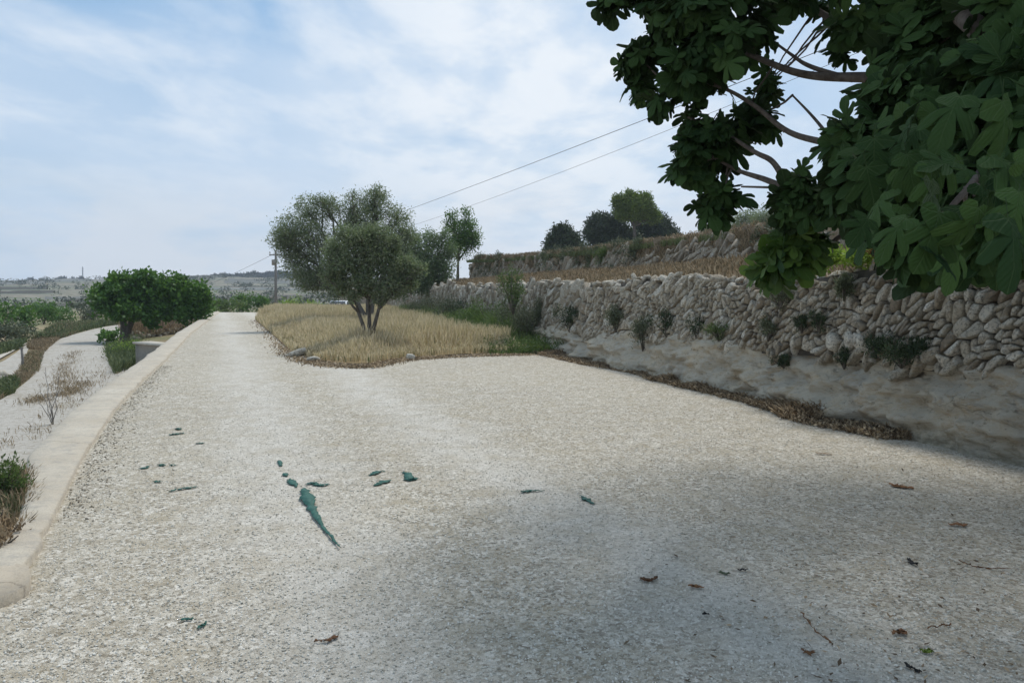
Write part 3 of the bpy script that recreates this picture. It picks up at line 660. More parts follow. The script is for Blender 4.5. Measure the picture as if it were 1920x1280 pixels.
A.build('green_grass', M['greengrass'], label='green grass mixed low into the dry field', cat='grass', kind='stuff')
# tall weeds between field and wall
n = 15000; y = 20.2+26*rg.random(n)**1.3; o = rg.random(n)*1.9*(1+.2*fbm(y, y*.3, 2, 97)); x = wx(y)+.35-o; hh = .30+.48*sm(o, 2.0, .2)+.22*fbm(y*.8, o*2, 3, 98); hh = np.maximum(hh*(.25+.75*sm(y, 20.5, 24.5)), .06)
A = Acc(); blades(A, np.stack([x, y, rz(x, y)], 1), hh, .014, rg, .8, .4)
ci = rg.choice(n, 900, False); bl = [(np.array([x[j], y[j], hh[j]*.65]), np.array([.2, .2, .26])) for j in ci]
leafcloud(rg, bl, 7000, 8, .06, .02, .12, .3, .5, A)
A.build('green_weeds', M['shrub'], label='tall dark green weeds along the foot of the wall beside the dry field', cat='weeds', kind='stuff')
# dead weeds at foot of rock, with the heap
def dead(n, y0, y1, wid, hgt, seed):
    rg = np.random.default_rng(seed); y = rg.uniform(y0, y1, n); o = rg.random(n)**1.3*wid(y); x = wx(y)+.12-o
    A = Acc(); P = np.stack([x, y, rz(x, y)-.005], 1); blades(A, P, hgt(y)*(1-.5*o/np.maximum(wid(y), .01)), .012, rg, 1.5, .6)
    TV, Y_ = LQ, None; k = rg.integers(0, n, n); N = len(k); Pq = P[k]+np.stack([rg.normal(size=N)*.04, rg.normal(size=N)*.04, rg.random(N)*hgt(y[k])*.6], 1)
    X, Yv, Z = frames(rg, rnd_dirs(rg, N)*[1, 1, .5], rnd_dirs(rg, N)+[0, 0, 1]); s = .025+.04*rg.random(N)
    V, Fs = instance(TV, LF, Pq, X, Yv, Z, np.stack([s*.6, s, s], 1)); A.add(V, Fs, np.repeat(rg.random(N), 4)); return A
wdf = lambda y: .10*(1+fbm(y*2.1, y*0., 3, 43))+.07+.36*np.exp(-((y-9.9)/1.25)**2)+.16*np.exp(-((y-13.6)/1.3)**2)+.35*sm(y, 15, 19)
hgf = lambda y: (.05+.13*np.exp(-((y-10.1)/1.4)**2)+.10*np.exp(-((y-13.6)/.8)**2)+.07*sm(y, 15, 20))*(1+.8*fbm(y*1.7, y*0+2., 3, 42))
A = dead(22000, 8.6, 23, wdf, hgf, 41)
A.build('dead_weeds', M['brown'], label='strip of brown dead weeds and litter along the foot of the rock ledge', cat='weeds', kind='stuff')
# terrace and bank grasses
n = 30000; y = 6+55*rg.random(n)**1.2; u = rg.random(n)**.8; x = wx(y)+.75+u*(w2x(y)-wx(y)-1.0)
A = Acc(); blades(A, np.stack([x, y, terr(x, y)-.02], 1), .10+.12*(fbm(x, y, 3, 99)+.5).clip(0), .016, rg, .9, .4)
A.build('terrace_grass', M['drybank'], label='brown dry grass on the terrace above the near wall', cat='dry grass', kind='stuff')
n = 24000; y = 8+44*rg.random(n)**1.1; o = .15+1.6*rg.random(n)**1.5; x = w2x(y)+o
A = Acc(); blades(A, np.stack([x, y, hill(x, y)-.14], 1), .12+.1*rg.random(n), .018, rg, .8, .3); 
m_n = 30000; y = 8+44*rg.random(m_n); tq = rg.random(m_n)**.8; blades(A, face2(y, tq, np.zeros(m_n)), .10, .018, rg, 1.0, .2)
A.build('bank_grass', M['drybank'], label='dry tan grass along the lip and face of the upper bank', cat='dry grass', kind='stuff')
n = 42000; y = 14+40*rg.random(n); o = -.15+3.5*rg.random(n)**1.5; x = w2x(y)+o; k = fbm(y*.3, o*.4, 3, 101) > -.3+.5*(y < 22); x, y = x[k], y[k]
A = Acc(); blades(A, np.stack([x, y, hill(x, y)-.12], 1), .17, .018, rg, .7, 0, .3, 1.)
A.build('hill_grass', M['greengrass'], label='low green grass on top of the upper bank', cat='grass', kind='stuff')

rgb_ = np.random.default_rng(131); y = 11+41*rgb_.random(260); tq = rgb_.random(260)**.6; P = face2(y, tq*1.05, np.full(260, .02)); r_ = .10+.16*rgb_.random(260)
leafcloud(rgb_, [(P[j], np.array([r_[j], r_[j]*1.3, r_[j]*.8])) for j in range(260) if fbm(P[j, 1]*.35, .5, 3, 133) > -.1], 2600, 8, .07, .03, .09, .2, .6).build('bank_scrub', M['dull'], label='low dull green scrub growing over the upper bank', cat='scrub', kind='stuff')
# ---------------------------------------------------------------- trees of the middle ground
b0 = np.array([at(693, 640, 21.)[0], 21., 0.])
tree('olive_tree', 'feathery olive tree with three dark stems standing in the dry grass', 'olive tree', b0,
     [at(672, 585, 21.00), at(692, 560, 21.23), at(710, 580, 20.85)],
     [B(652, 500, 32, 21.00), B(698, 488, 36, 21.15), B(748, 515, 28, 21.30), B(675, 452, 27, 21.00), B(712, 436, 17, 21.1), B(645, 436, 14, 21.1), B(785, 505, 14, 21.2), B(612, 520, 12, 21.), B(628, 468, 22, 21.23), B(725, 470, 26, 21.38), B(685, 532, 28, 20.85, (1, 1, .8)), B(738, 540, 20, 21.00), B(645, 540, 17, 21.00), B(630, 512, 14, 21.00), B(768, 528, 15, 21.23), B(712, 556, 13, 20.77), B(662, 556, 12, 20.77), B(655, 448, 12, 21.00), B(690, 440, 12, 21.15), B(615, 490, 10, 21.00), B(760, 495, 14, 21.23), B(740, 455, 12, 21.30)],
     (.08, .026), 'olive', 2700, 11, .075, 61, .12, .3, twigs=120)
b1 = np.array([at(692, 620, 32.5)[0], 32.5, 0.])
tree('olive_tree', 'large grey brown olive tree with a loose split crown behind the three stemmed olive', 'olive tree', b1,
     [at(668, 565, 32.5), at(690, 555, 32.8), at(700, 560, 33)],
     [B(548, 435, 36, 32.5), B(580, 400, 32, 33), B(617, 392, 24, 33), B(528, 450, 24, 32.5), B(590, 455, 42, 32.5), B(555, 495, 34, 32.5), B(600, 510, 36, 32.5), B(590, 530, 22, 32.3), B(545, 465, 26, 32.5), B(625, 545, 22, 32.3),
      B(662, 398, 30, 33.5), B(705, 385, 32, 34), B(745, 410, 26, 34), B(690, 430, 42, 33.5), B(742, 450, 30, 33.5), B(650, 440, 28, 33), B(572, 525, 24, 32), B(735, 490, 30, 33.2), B(765, 440, 20, 33.6), B(755, 480, 24, 33.4), B(660, 368, 12, 33.5), B(708, 362, 13, 34), B(600, 378, 13, 33), B(640, 480, 26, 32.8)],
     (.10, .033), 'olive', 4200, 12, .16, 62, .17, .3, twigs=170)
def on_terr(px, d): 
    x = at(px, 500, d)[0]; return np.array([x, d, float(terr(x, d))-.05])
b2 = on_terr(812, 42.5)
tree('olive_tree', 'small round olive tree overhanging the wall top right of the large one', 'olive tree', b2,
     [b2+[0, 0, .5]], [B(800, 485, 36, 42.5), B(830, 495, 24, 42.5), B(785, 510, 30, 42), B(805, 447, 18, 42.5), B(824, 455, 16, 42.5), B(775, 470, 22, 42), B(820, 520, 22, 42.5), B(768, 525, 22, 41), B(790, 535, 22, 41.5), B(845, 470, 15, 42.5), B(750, 545, 18, 41), B(838, 515, 14, 42), B(778, 450, 14, 42), B(760, 500, 26, 41.5), B(795, 510, 30, 42), B(835, 440, 10, 42.5)],
     (.12, .045), 'olivegreen', 2200, 12, .12, 63, .2, .3, twigs=60)
b3 = on_terr(858, 48)
tree('almond_tree', 'slender upright bright green tree with a bare trunk at the terrace edge', 'almond tree', b3,
     [at(859, 490, 48)], [B(862, 462, 24, 48), B(848, 425, 15, 48), B(880, 425, 15, 48), B(866, 440, 24, 48), B(885, 455, 15, 48), B(848, 405, 9, 48), B(876, 402, 9, 48), B(892, 445, 9, 48), B(845, 460, 13, 48)],
     (.13, .055), 'almond', 700, 11, .11, 64, .24, twigs=60, up=.6)
def on_hill(px, d):
    x = at(px, 500, d)[0]
    if d < 52: z = hill(x, d)-.1
    else: z = (top2(52.)-.1)+.13*min(max(x-w2x(d), 0), 26)*.9
    return np.array([x, d, float(z)-.05])
for px, d, bl, lab, sd_ in (
    (1055, 75, [B(1052, 450, 22, 75), B(1038, 460, 16, 75), B(1068, 455, 20, 75), B(1055, 435, 14, 75), B(1048, 470, 22, 75, (1.2, 1, .6)), B(1078, 468, 15, 75)], 'small round dark evergreen left of the hilltop trees', 71),
    (1130, 84, [B(1128, 425, 26, 84), B(1110, 438, 20, 84), B(1150, 425, 24, 84), B(1135, 448, 26, 84, (1.3, 1, .6)), B(1118, 415, 14, 84), B(1168, 440, 22, 84), B(1180, 450, 18, 84)], 'broad dark evergreen just left of the umbrella shaped pine', 72),
    (1235, 86, [B(1235, 425, 24, 86), B(1252, 437, 18, 86), B(1215, 430, 24, 86), B(1238, 445, 26, 86, (1.3, 1, .6)), B(1225, 410, 14, 86), B(1200, 440, 20, 86), B(1262, 448, 14, 86)], 'broad dark evergreen just right of the umbrella shaped pine', 73)):
    b = on_hill(px, d); b[2] = min(b[2], bl[0][0][2]-bl[0][1][2])
    tree('evergreen_tree', lab, 'tree', b, [b+[0, 0, .6]], bl, (.26, .13), 'carob', 1500, 12, .15, sd_, .34, .3, group='evergreen trees on the hilltop', twigs=10)
b = on_hill(1190, 80)
tree('pine_tree', 'umbrella shaped yellow green pine with a bare brown trunk on the hilltop', 'pine tree', b,
     [at(1189, 425, 80)], [B(1190, 385, 22, 80, (1.3, 1.2, .8)), B(1168, 395, 17, 80), B(1212, 395, 17, 80), B(1192, 402, 22, 80, (1.2, 1, .5)), B(1226, 408, 11, 80), B(1160, 378, 12, 80), B(1208, 376, 14, 80), B(1182, 370, 12, 80)],
     (.24, .09), 'pine', 1900, 14, .24, 74, .3, .3, twigs=20)
for j, (px, py, r_, d) in enumerate(((1330, 436, 14, 58), (1368, 424, 22, 60), (1405, 412, 21, 58), (1440, 410, 22, 56), (1480, 405, 22, 55))):
    b = on_hill(px, d); b[2] = min(b[2], at(px, py+r_*1.2, d)[2])
    tree('distant_olive_tree', ('low rounded bush at the left end of the grey green row on the hill', 'grey green olive behind the bank, second from the left of its row', 'airy grey green olive in the middle of the row on the hill', 'pale olive on the hill beside the hanging fig leaves', 'pale olive mostly behind the hanging fig leaves')[j], 'olive tree', b, [b+[0, 0, .5]],
         [B(px, py, r_, d), B(px-r_*.7, py+6, r_*.7, d), B(px+r_*.7, py+5, r_*.7, d)], (.15, .05), 'olive', 330, 10, .08, 80+j, .3, group='grey green trees in a row on the hill', twigs=25)

# the round fig tree below the road at the left
b = gp(233, 641, -1.2)
tree('fig_tree', 'wide low bright green fig tree with a short thick trunk by the lower track', 'fig tree', b,
     [b+[0, 0, 1.35], b+[.5, .1, 1.3]],
     [B(215, 560, 36, 43.5, (1.2, 1, 1)), B(255, 550, 34, 44), B(300, 552, 34, 44), B(345, 560, 36, 44), B(372, 575, 24, 44), B(190, 555, 20, 43.5), B(350, 590, 20, 43.5, (1.2, 1, .7)), B(240, 585, 30, 43, (1.3, 1, .5)), B(300, 585, 26, 43.5, (1.3, 1, .6)), B(275, 525, 18, 44), B(225, 530, 20, 44), B(335, 535, 20, 44), B(285, 603, 12, 43), B(375, 555, 22, 44)],
     (.19, .15), 'figfar', 2100, 8, .27, 90, .24, .5, twigs=40)
A = Acc(); rg = np.random.default_rng(92)
# small bush at its foot
bush('shrub', 'dark leafy bush at the foot of the low fig tree trunk', gp(203, 647, -1.2), .6, .75, 'figfar', 93, 700, .14, .10)
bush('shrub', 'green weeds in the triangle between the low fig tree and the kerb', gp(228, 672, -1.2)+[.2, 0, 0], 1.1, .75, 'shrub', 94, 1500, .08, .03)
bush('shrub', 'yellow green weeds against the kerb below the low fig tree', gp(243, 668, -1.2)+[.5, -1, 0], .8, .7, 'yellowgreen', 95, 900, .07, .03)
# concrete wall and rubble by it
cw = empty('concrete_wall', gp(300, 668, -1.2), label='low grey concrete wall with pale top meeting the kerb behind the weeds', cat='wall')
p0 = at(266, 644, 27.)[0:3]; p1 = at(328, 643, 25.5)
mid = (p0+p1)/2; L_ = np.linalg.norm((p1-p0)[:2]); an = math.atan2(p1[1]-p0[1], p1[0]-p0[0])
V, Fs = box([mid[0], mid[1], -.70], L_, .45, 1.05, an, .01); mesh('wall_body', V, Fs, M['concrete'], cw)
V, Fs = box([mid[0], mid[1], -.135], L_+.04, .62, .07, an, .01); mesh('wall_top', V, Fs, M['concrete_top'], cw)
A = Acc(); rg = np.random.default_rng(96); q0 = gp(248, 636, -1.2); q1 = gp(345, 622, -1.2)
n = 420; u = rg.random(n); P = q0[None]*(1-u[:, None])+q1[None]*u[:, None]; P = P+np.stack([rg.normal(size=n)*.2, rg.normal(size=n)*.3, rg.random(n)*(.35+.5*u)], 1)
boulders(A, P, .08+.12*rg.random(n), rg, .7)
o = A.build('rubble_wall', M['stone'], label='brown rubble stone bank behind the low fig tree', cat='rubble wall')
A = Acc(); P = q0[None]*(1-u[:, None])+q1[None]*u[:, None]; P = np.repeat(P, 8, 0)+np.stack([rg.normal(size=n*8)*.4, rg.normal(size=n*8)*.5, .2+rg.random(n*8)*.5], 1); blades(A, P, .35, .03, rg, 1.2, .5)
A.build('dead_brush', M['brown'], label='brown dead brush lying over the rubble bank', cat='brush', kind='stuff')

# bushes and trees in the low land at left
for j, (px, py, d, w_, h_, mt, lab) in enumerate((
    (8, 612, 52, 1.6, 1.7, 'figfar', 'dark green fig bush at the left edge of the photo'), (38, 612, 54, 1.3, 1.5, 'figfar', 'dark green bush with a pale stem beside the side track'),
    (82, 600, 68, 1.6, 1.5, 'figfar', 'dark rounded bush behind the brown grass bank'), (112, 598, 72, 1.3, 1.3, 'figfar', 'right hand rounded bush of the pair behind the brown bank'),
    (20, 628, 44, 1.6, .7, 'dull', 'low pale olive green scrub beside the narrow path'), (172, 600, 78, 1.4, 1.0, 'dull', 'small dull bush left of the low fig tree'),
    (455, 578, 74, 1.3, 1.9, 'figfar', 'dark green fig bush beyond the end of the gravel road'), (490, 578, 74, 1.1, 1.8, 'figfar', 'right hand fig bush beyond the end of the gravel road'),
    (425, 588, 66, 1.2, 1.0, 'shrub', 'low green scrub left of the far road end'), (400, 590, 60, .9, 1.3, 'shrub', 'low scrub between the low fig tree and the far road end'),
    (540, 575, 82, 1.5, 1.5, 'yellowgreen', 'yellow green bush behind the dry grass under the pole'), (565, 575, 84, 1.3, 1.2, 'dull', 'dull green bush behind the dry grass next to the yellow green one'),
    (592, 575, 86, 1.2, 1.2, 'yellowgreen', 'yellow green bush just left of the white car'), (672, 575, 86, 1.5, 1.4, 'shrub', 'green bush just right of the white car'))):
    x = at(px, py, d)[0]; zg = float(low(x, d)) if x < kx(d) or d > 76 else float(rz(x, d))
    bush('shrub' if mt != 'figfar' else 'fig_bush', lab, (x, d, zg-.05), w_, h_*(1.0 if x < kx(d) else 1.15)+max(0, 0-zg)*.25, mt, 110+j, 1500, .17, .12, group=None, stems=7, spiky=.3)
# grass strips on the left
rg = np.random.default_rng(130)
def patch(px0, px1, py0, py1, n, h, wd, A, z=-1.2, **kw):
    u = rg.random((n, 2)); P = np.array([gp(px0+(px1-px0)*a, py0+(py1-py0)*b, z) for a, b in u]); P[:, 2] = low(P[:, 0], P[:, 1])+.02; blades(A, P, h, wd, rg, .8, .4, **kw)
def quadpatch(Q, n, h, wd, A, z=-1.2, **kw):
    q = [np.array(p, float) for p in Q]; u = rg.random((n, 2)); P = []
    for a, b in u:
        p = (q[0]*(1-a)+q[1]*a)*(1-b)+(q[3]*(1-a)+q[2]*a)*b; P.append(gp(p[0], p[1], z))
    P = np.array(P); P[:, 2] = low(P[:, 0], P[:, 1])+.02; blades(A, P, h, wd, rg, .8, .4, **kw)
A = Acc()
for L_, n_, sd2 in (([(138, 662), (122, 690), (118, 712), (105, 728)], 1500, .16), ([(150, 722), (120, 742), (70, 758)], 1800, .22), ([(160, 700), (150, 745), (130, 775)], 500, .25), ([(60, 820), (20, 840), (90, 790)], 500, .4), ([(215, 640), (200, 690), (190, 720)], 500, .3)):
    C_ = spline(np.array([gp(a, b, -1.2) for a, b in L_]), 20); P = C_[rg.integers(0, len(C_), n_)]+np.stack([rg.normal(size=n_)*sd2, rg.normal(size=n_)*sd2*2.2, np.zeros(n_)], 1)
    P = P[fbm(P[:, 0]*2.3, P[:, 1]*2.3, 3, 140) > -.12]; P[:, 2] = low(P[:, 0], P[:, 1])+.05; blades(A, P, .09, .009, rg, 1.3, .4)
quadpatch([(0, 742), (34, 700), (72, 700), (0, 756)], 1700, .15, .012, A); quadpatch([(34, 700), (52, 664), (84, 660), (72, 700)], 1500, .16, .014, A)
quadpatch([(50, 655), (62, 640), (112, 636), (86, 660)], 2600, .2, .02, A); quadpatch([(60, 640), (110, 606), (225, 600), (110, 636)], 3000, .24, .022, A)
quadpatch([(200, 612), (330, 598), (345, 590), (230, 604)], 2500, .45, .05, A)
A.build('dry_verge_grass', M['drybank'], label='brown dry grass on the verges between the lower tracks', cat='dry grass', kind='stuff')
A = Acc(); quadpatch([(60, 640), (110, 606), (225, 600), (110, 636)], 2600, .3, .03, A); quadpatch([(34, 700), (52, 664), (84, 660), (72, 700)], 600, .14, .014, A); quadpatch([(0, 668), (40, 655), (52, 640), (0, 655)], 1200, .28, .03, A); quadpatch([(0, 754), (0, 722), (34, 716), (30, 740)], 900, .22, .02, A)
quadpatch([(195, 655), (262, 655), (258, 690), (214, 705)], 2600, .35, .02, A)
quadpatch([(140, 625), (200, 604), (350, 592), (230, 608)], 1500, .4, .04, A)
A.build('green_verge_grass', M['greengrass'], label='green grass patches on the verges between the lower tracks', cat='grass', kind='stuff')
# tufts against the near kerb
def kb(px, py, z): return gp(px, py, z)
for j, (px, py, zb_, w_, h_, mt, lab, n) in enumerate((
    (30, 930, -.12, .22, .42, 'shrub', 'green leafy weed leaning on the near kerb at the left edge', 1500), (6, 925, -.15, .22, .36, 'shrub', 'low green weed half outside the left edge of the photo', 900),
    (30, 1010, -.08, .16, .26, 'brown', 'tuft of dry brown weed against the near kerb', 900), (6, 1040, -.08, .2, .26, 'brown', 'dry brown tuft at the left edge near the broken slab', 900))):
    b = kb(px, py, .0); b[2] = zb_; b[0] -= .12
    bush('weed', lab, b, w_*.8, h_, mt, 140+j, n, .035, .012, cat='weed', spiky=.9, stems=14)
n = 2600; y = 4.75+2.3*rg.random(n)**.9; x = kx(y)-np.interp(y, [4.5, 5.5, 6.3, 7.6], [.30, .24, .32, .53])+.07*rg.random(n)-.35*rg.random(n)**2; A = Acc(); P = np.stack([x, y, np.full(n, -.12)], 1)
P = P[fbm(P[:, 1]*2.2, P[:, 0], 2, 144) > -.1]; blades(A, P, .17, .006, rg, .8, .5); A.build('kerb_weeds', M['drybank'], label='dry weeds growing along the outer side of the near kerb', cat='weeds', kind='stuff')
n = 2600; y = 5.5+1.2*rg.random(n); x = kx(y)-np.interp(y, [4.5, 5.5, 6.3, 7.6], [.28, .22, .30, .5])-.35*rg.random(n); A = Acc(); blades(A, np.stack([x, y, np.full(n, -.14)], 1), .17, .005, rg, .8, .5)
A.build('green_kerb_weeds', M['greengrass'], label='green weeds growing along the outer side of the near kerb', cat='weeds', kind='stuff')
# dead stalk plant
root = empty('dead_stalk', gp(100, 765, -1.2), label='leafless grey forked stalk standing on the lower track by the kerb', cat='plant')
A = Acc(); b = gp(100, 800, -1.2)
for px, py in ((85, 688), (105, 728), (75, 722), (110, 700), (92, 745), (70, 745)):
    e = at(px, py, b[1]*1.0); A.add(*tube(bez(b, e, .02, 7, rg, .05), np.linspace(.012, .004, 7), 4))
A.build('stalk', M['woodpole'], root)
# small post with stones
p = gp(42, 690, -1.2); root = empty('fence_post', p, label='short grey weathered post at the corner of the side track', cat='post')
mesh('post', *tube([p-[0, 0, .1], p+[.02, 0, .3], p+[.0, 0, .72]], [.05, .045, .04], 8), M['woodpole'], root); mesh('post_top', *box(p+[0, 0, .74], .11, .11, .03), M['concrete'], root)
for j, (dx, dy, sz_, lab) in enumerate(((-.25, 0, .17, 'largest pale stone left of the short post'), (.15, -.3, .12, 'small pale stone nearest the camera beside the short post'), (.1, .35, .13, 'pale stone behind the largest one beside the short post'), (-.6, .15, .11, 'leftmost pale stone near the short post'))):
    A = Acc(); boulders(A, (gp(18, 706, -1.2)+[dx, dy, .06])[None], np.array([sz_]), np.random.default_rng(950+j)); A.build('loose_stone', M['stone'], label=lab, cat='stone', group='pale stones beside the short post')

# ---------------------------------------------------------------- plants growing on the wall and rock
wp = [(962, 590, 22, .28, 1.0, 'shrub', 'tall yellow green shrub rising to the wall top above the dark weeds', .06), (1015, 608, 20.5, .24, .55, 'dull', 'dull green shrub on the rock right of the tall yellow green one', .05),
 (1070, 628, 18.2, .26, .62, 'darkplant', 'dark green shrub hanging at the left end of the rock ledge', .05), (1155, 625, 15.9, .22, .5, 'dull', 'thin olive green bush between two dark clefts at the wall foot', .045),
 (1205, 658, 14.4, .27, .62, 'dull', 'largest bushy tuft at the wall foot, spilling over the rock ledge', .045), (1250, 632, 13.9, .16, .42, 'darkplant', 'narrow dark tuft right of the largest bushy tuft', .04),
 (1307, 640, 12.8, .12, .34, 'darkplant', 'small upright dark tuft on the wall foot left of the bright one', .035), (1350, 644, 12.1, .16, .24, 'shrub', 'bright green low plant between the boulders at the wall foot', .035),
 (1440, 640, 10.9, .17, .34, 'dull', 'grey green plant at the wall foot left of the paired dark tufts', .035), (1503, 625, 10.3, .11, .26, 'darkplant', 'left of the two paired dark tufts on the wall face', .03),
 (1537, 625, 10.0, .12, .26, 'darkplant', 'right of the two paired dark tufts on the wall face', .03), (1470, 690, 10.2, .12, .16, 'darkplant', 'small dark cushion on the rock ledge below the wall', .03),
 (1583, 692, 9.5, .10, .24, 'darkplant', 'dark upright tuft on the ledge below the three pale boulders', .03), (1690, 690, 8.8, .30, .30, 'darkplant', 'wide dark creeping plant in the hollow at the wall foot at the right', .04),
 (1640, 665, 9.0, .15, .22, 'darkplant', 'dark plant beside the three pale boulders', .03), (1462, 580, 10.6, .18, .34, 'dull', 'grey green dry plant on the wall face below the bright fig leaves', .04),
 (1583, 565, 9.8, .13, .3, 'dull', 'blue green tuft with long narrow leaves near the wall top', .05), (1250, 500, 24., .3, .45, 'shrub', 'small green bush at the foot of the upper wall', .05),
 (1130, 505, 28., .3, .6, 'shrub', 'green plant on the upper wall below the hilltop trees', .05)]
for j, (px, py, d, r_, h_, mt, lab, L) in enumerate(wp):
    if d < 23:
        k = (px-960)/F; y = (6.57+.42)/(k+.273) if px > 1000 else d
        b = at(px, py, y-.22)
    else: b = at(px, py, d)
    bush('wall_plant', lab, b, r_*(1.25 if px < 1400 else 1.), h_*(1.2 if px < 1400 else 1.), mt, 200+j, 2600 if r_ > .2 else 1100, L, L*.32, cat='plant', spiky=.8, stems=9)
for j, (px, py, d, r_, h_, lab) in enumerate(((1545, 503, 10.6, .28, .22, 'left part of the bright yellow green plants on the wall top'), (1610, 500, 10.2, .30, .20, 'right part of the bright yellow green plants on the wall top'))):
    bush('bright_shrub', lab, at(px, py, d), r_, h_, 'yellowgreen', 240+j, 1500, .05, .03, cat='shrub', group=None, spiky=.3)
bush('dry_shrub', 'rusty brown dry plant on the wall top right of the bright green ones', at(1675, 500, 9.8), .26, .26, 'litter', 245, 1300, .045, .02, cat='shrub')
bush('wild_bush', 'tall weedy bush against the far wall behind the dry grass', (wx(33.)-.1, 33, 0), .8, 1.25, 'dull', 246, 3000, .07, .03)
bush('wild_bush', 'low tangled bush at the wall foot right behind the front olive', (wx(28.)-.2, 28, 0), .8, 1.0, 'shrub', 247, 3000, .07, .03)
for j, (y_, w_, h_, mt, lab) in enumerate(((22.4, .5, 1.15, 'dull', 'tall grey green weed clump between the dark weeds and the rock'), (24., .6, 1.1, 'dull', 'dull weed clump against the wall, second to the left of the rock'), (26., .7, 1.3, 'shrub', 'taller leafy clump against the wall midway along the dark weeds'),
    (30.5, .8, 1.2, 'darkplant', 'dark clump against the wall behind the right side of the olive'), (36., .9, 1.35, 'dull', 'brownish green clump against the wall right behind the olive crown'), (40., 1., 1.2, 'dull', 'dull clump at the wall seen under the olive crown'))):
    bush('wild_bush', lab, (wx(y_)-.05, y_, 0), w_, h_, mt, 260+j, 2600, .06, .022)
# three pale boulders in the wall
for j, px in enumerate((1562, 1593, 1612)):
    A = Acc(); y = (6.57+.36)/((px-960)/F+.273); P = at(px, 640, y-.02)[None]; boulders(A, P, np.array([.125 if j == 0 else .10]), np.random.default_rng(300+j), .8, .12)
    Vb = A.V[0]; c_ = P[0]; Vb[:, 2] = c_[2]+(Vb[:, 2]-c_[2])*1.35; Vb[:, 0] = c_[0]+(Vb[:, 0]-c_[0])*.75; A.T = [np.ones(len(Vb))*1.0]
    A.build('pale_boulder', M['stone'], wl, smooth=False)

# ---------------------------------------------------------------- near fig tree
half = [(0, 0), (.12, -.10), (.28, -.10), (.41, .0), (.44, .13), (.35, .23), (.19, .27), (.40, .40), (.54, .54), (.56, .68), (.46, .75), (.32, .68), (.11, .47), (.23, .72), (.25, .90), (.15, 1.04), (0, 1.1)]
outl = half+[(-a, b) for a, b in half[-2:0:-1]]
rgT = np.random.default_rng(1)
def leaf_template(droop, fold):
    T = [(0, .35)]+outl
    # an inner ring makes the leaf bend smoothly
    inner = [((a)*.55, .35+(b-.35)*.55) for a, b in outl]
    pts = np.array([(0, .35)]+inner+outl); x, y = pts[:, 0], pts[:, 1]
    z = -droop*(y-.1)**2*.8-droop*.5*x*x*2+fold*np.abs(x)+.03*np.sin(x*17+y*9)
    n = len(outl)
    F3 = np.array([[0, 1+k, 1+(k+1) % n] for k in range(n)]); F4 = np.array([[1+k, 1+n+k, 1+n+(k+1) % n, 1+(k+1) % n] for k in range(n)])
    V = np.stack([x, y, z], 1); o_ = len(V)
    V = np.vstack([V, [(-.012, 0, 0), (.012, 0, 0), (.012, -.35, .08), (-.012, -.35, .08)]])
    return V, [F3, np.vstack([F4, [[o_, o_+1, o_+2, o_+3]]])]
TM = [leaf_template(.35, .15), leaf_template(.7, .1), leaf_template(.2, .3), leaf_template(.5, -.12)]
def fig_leaves(A, rg, P, Yd, Nd, s, tint):
    X, Y_, Z = frames(rg, Yd, Nd); k = rg.integers(0, 4, len(P))
    for q in range(4):
        m_ = k == q
        if not m_.any(): continue
        TV, TF = TM[q]; sc = np.stack([s[m_]*(.85+.3*rg.random(m_.sum())), s[m_], s[m_]], 1)
        V, Fs = instance(TV, TF, P[m_], X[m_], Y_[m_], Z[m_], sc)
        A.add(V, Fs, np.repeat(tint[m_], len(TV)), np.tile(np.concatenate([TV[:, :2], np.zeros((len(TV), 1))], 1), (m_.sum(), 1)))
def rosettes(A, rg, C, axis, size, nl=6, t0=0., t1=1.):
    n = len(C); ax = nrm(axis); th = (np.arange(nl)/nl*2*math.pi)[None]+rg.random((n, 1))*6.28+rg.normal(size=(n, nl))*.3
    ref = np.where(np.abs(ax[:, 2:3]) > .9, [[1., 0, 0]], [[0, 0, 1.]]); U_ = nrm(np.cross(ax, ref)); W_ = np.cross(ax, U_)
    rad = U_[:, None]*np.cos(th)[..., None]+W_[:, None]*np.sin(th)[..., None]
    Yd = rad+ax[:, None]*(.45+.4*rg.normal(size=(n, nl, 1)))+np.array([0, 0, -.55])
    Nd = ax[:, None]*1.+np.array([0, 0, .7])+rg.normal(size=(n, nl, 3))*.3
    s = np.repeat(size[:, None], nl, 1)*(.6+.6*rg.random((n, nl)))
    P = C[:, None]+rad*s[..., None]*.42*nrm(rad)+ax[:, None]*(rg.random((n, nl, 1))-.4)*.12
    tint = np.clip(t0+(t1-t0)*(.6*rg.random((n, 1))+.4*rg.random((n, nl))), 0, 1)
    fig_leaves(A, rg, P.reshape(-1, 3), Yd.reshape(-1, 3), Nd.reshape(-1, 3), s.ravel(), tint.ravel())
FT = np.array([4.1, 4.3, 0.])
froot = empty('near_fig_tree', FT, label='large dark fig tree whose lobed leaves hang over the top right corner', cat='fig tree')
rg = np.random.default_rng(500)
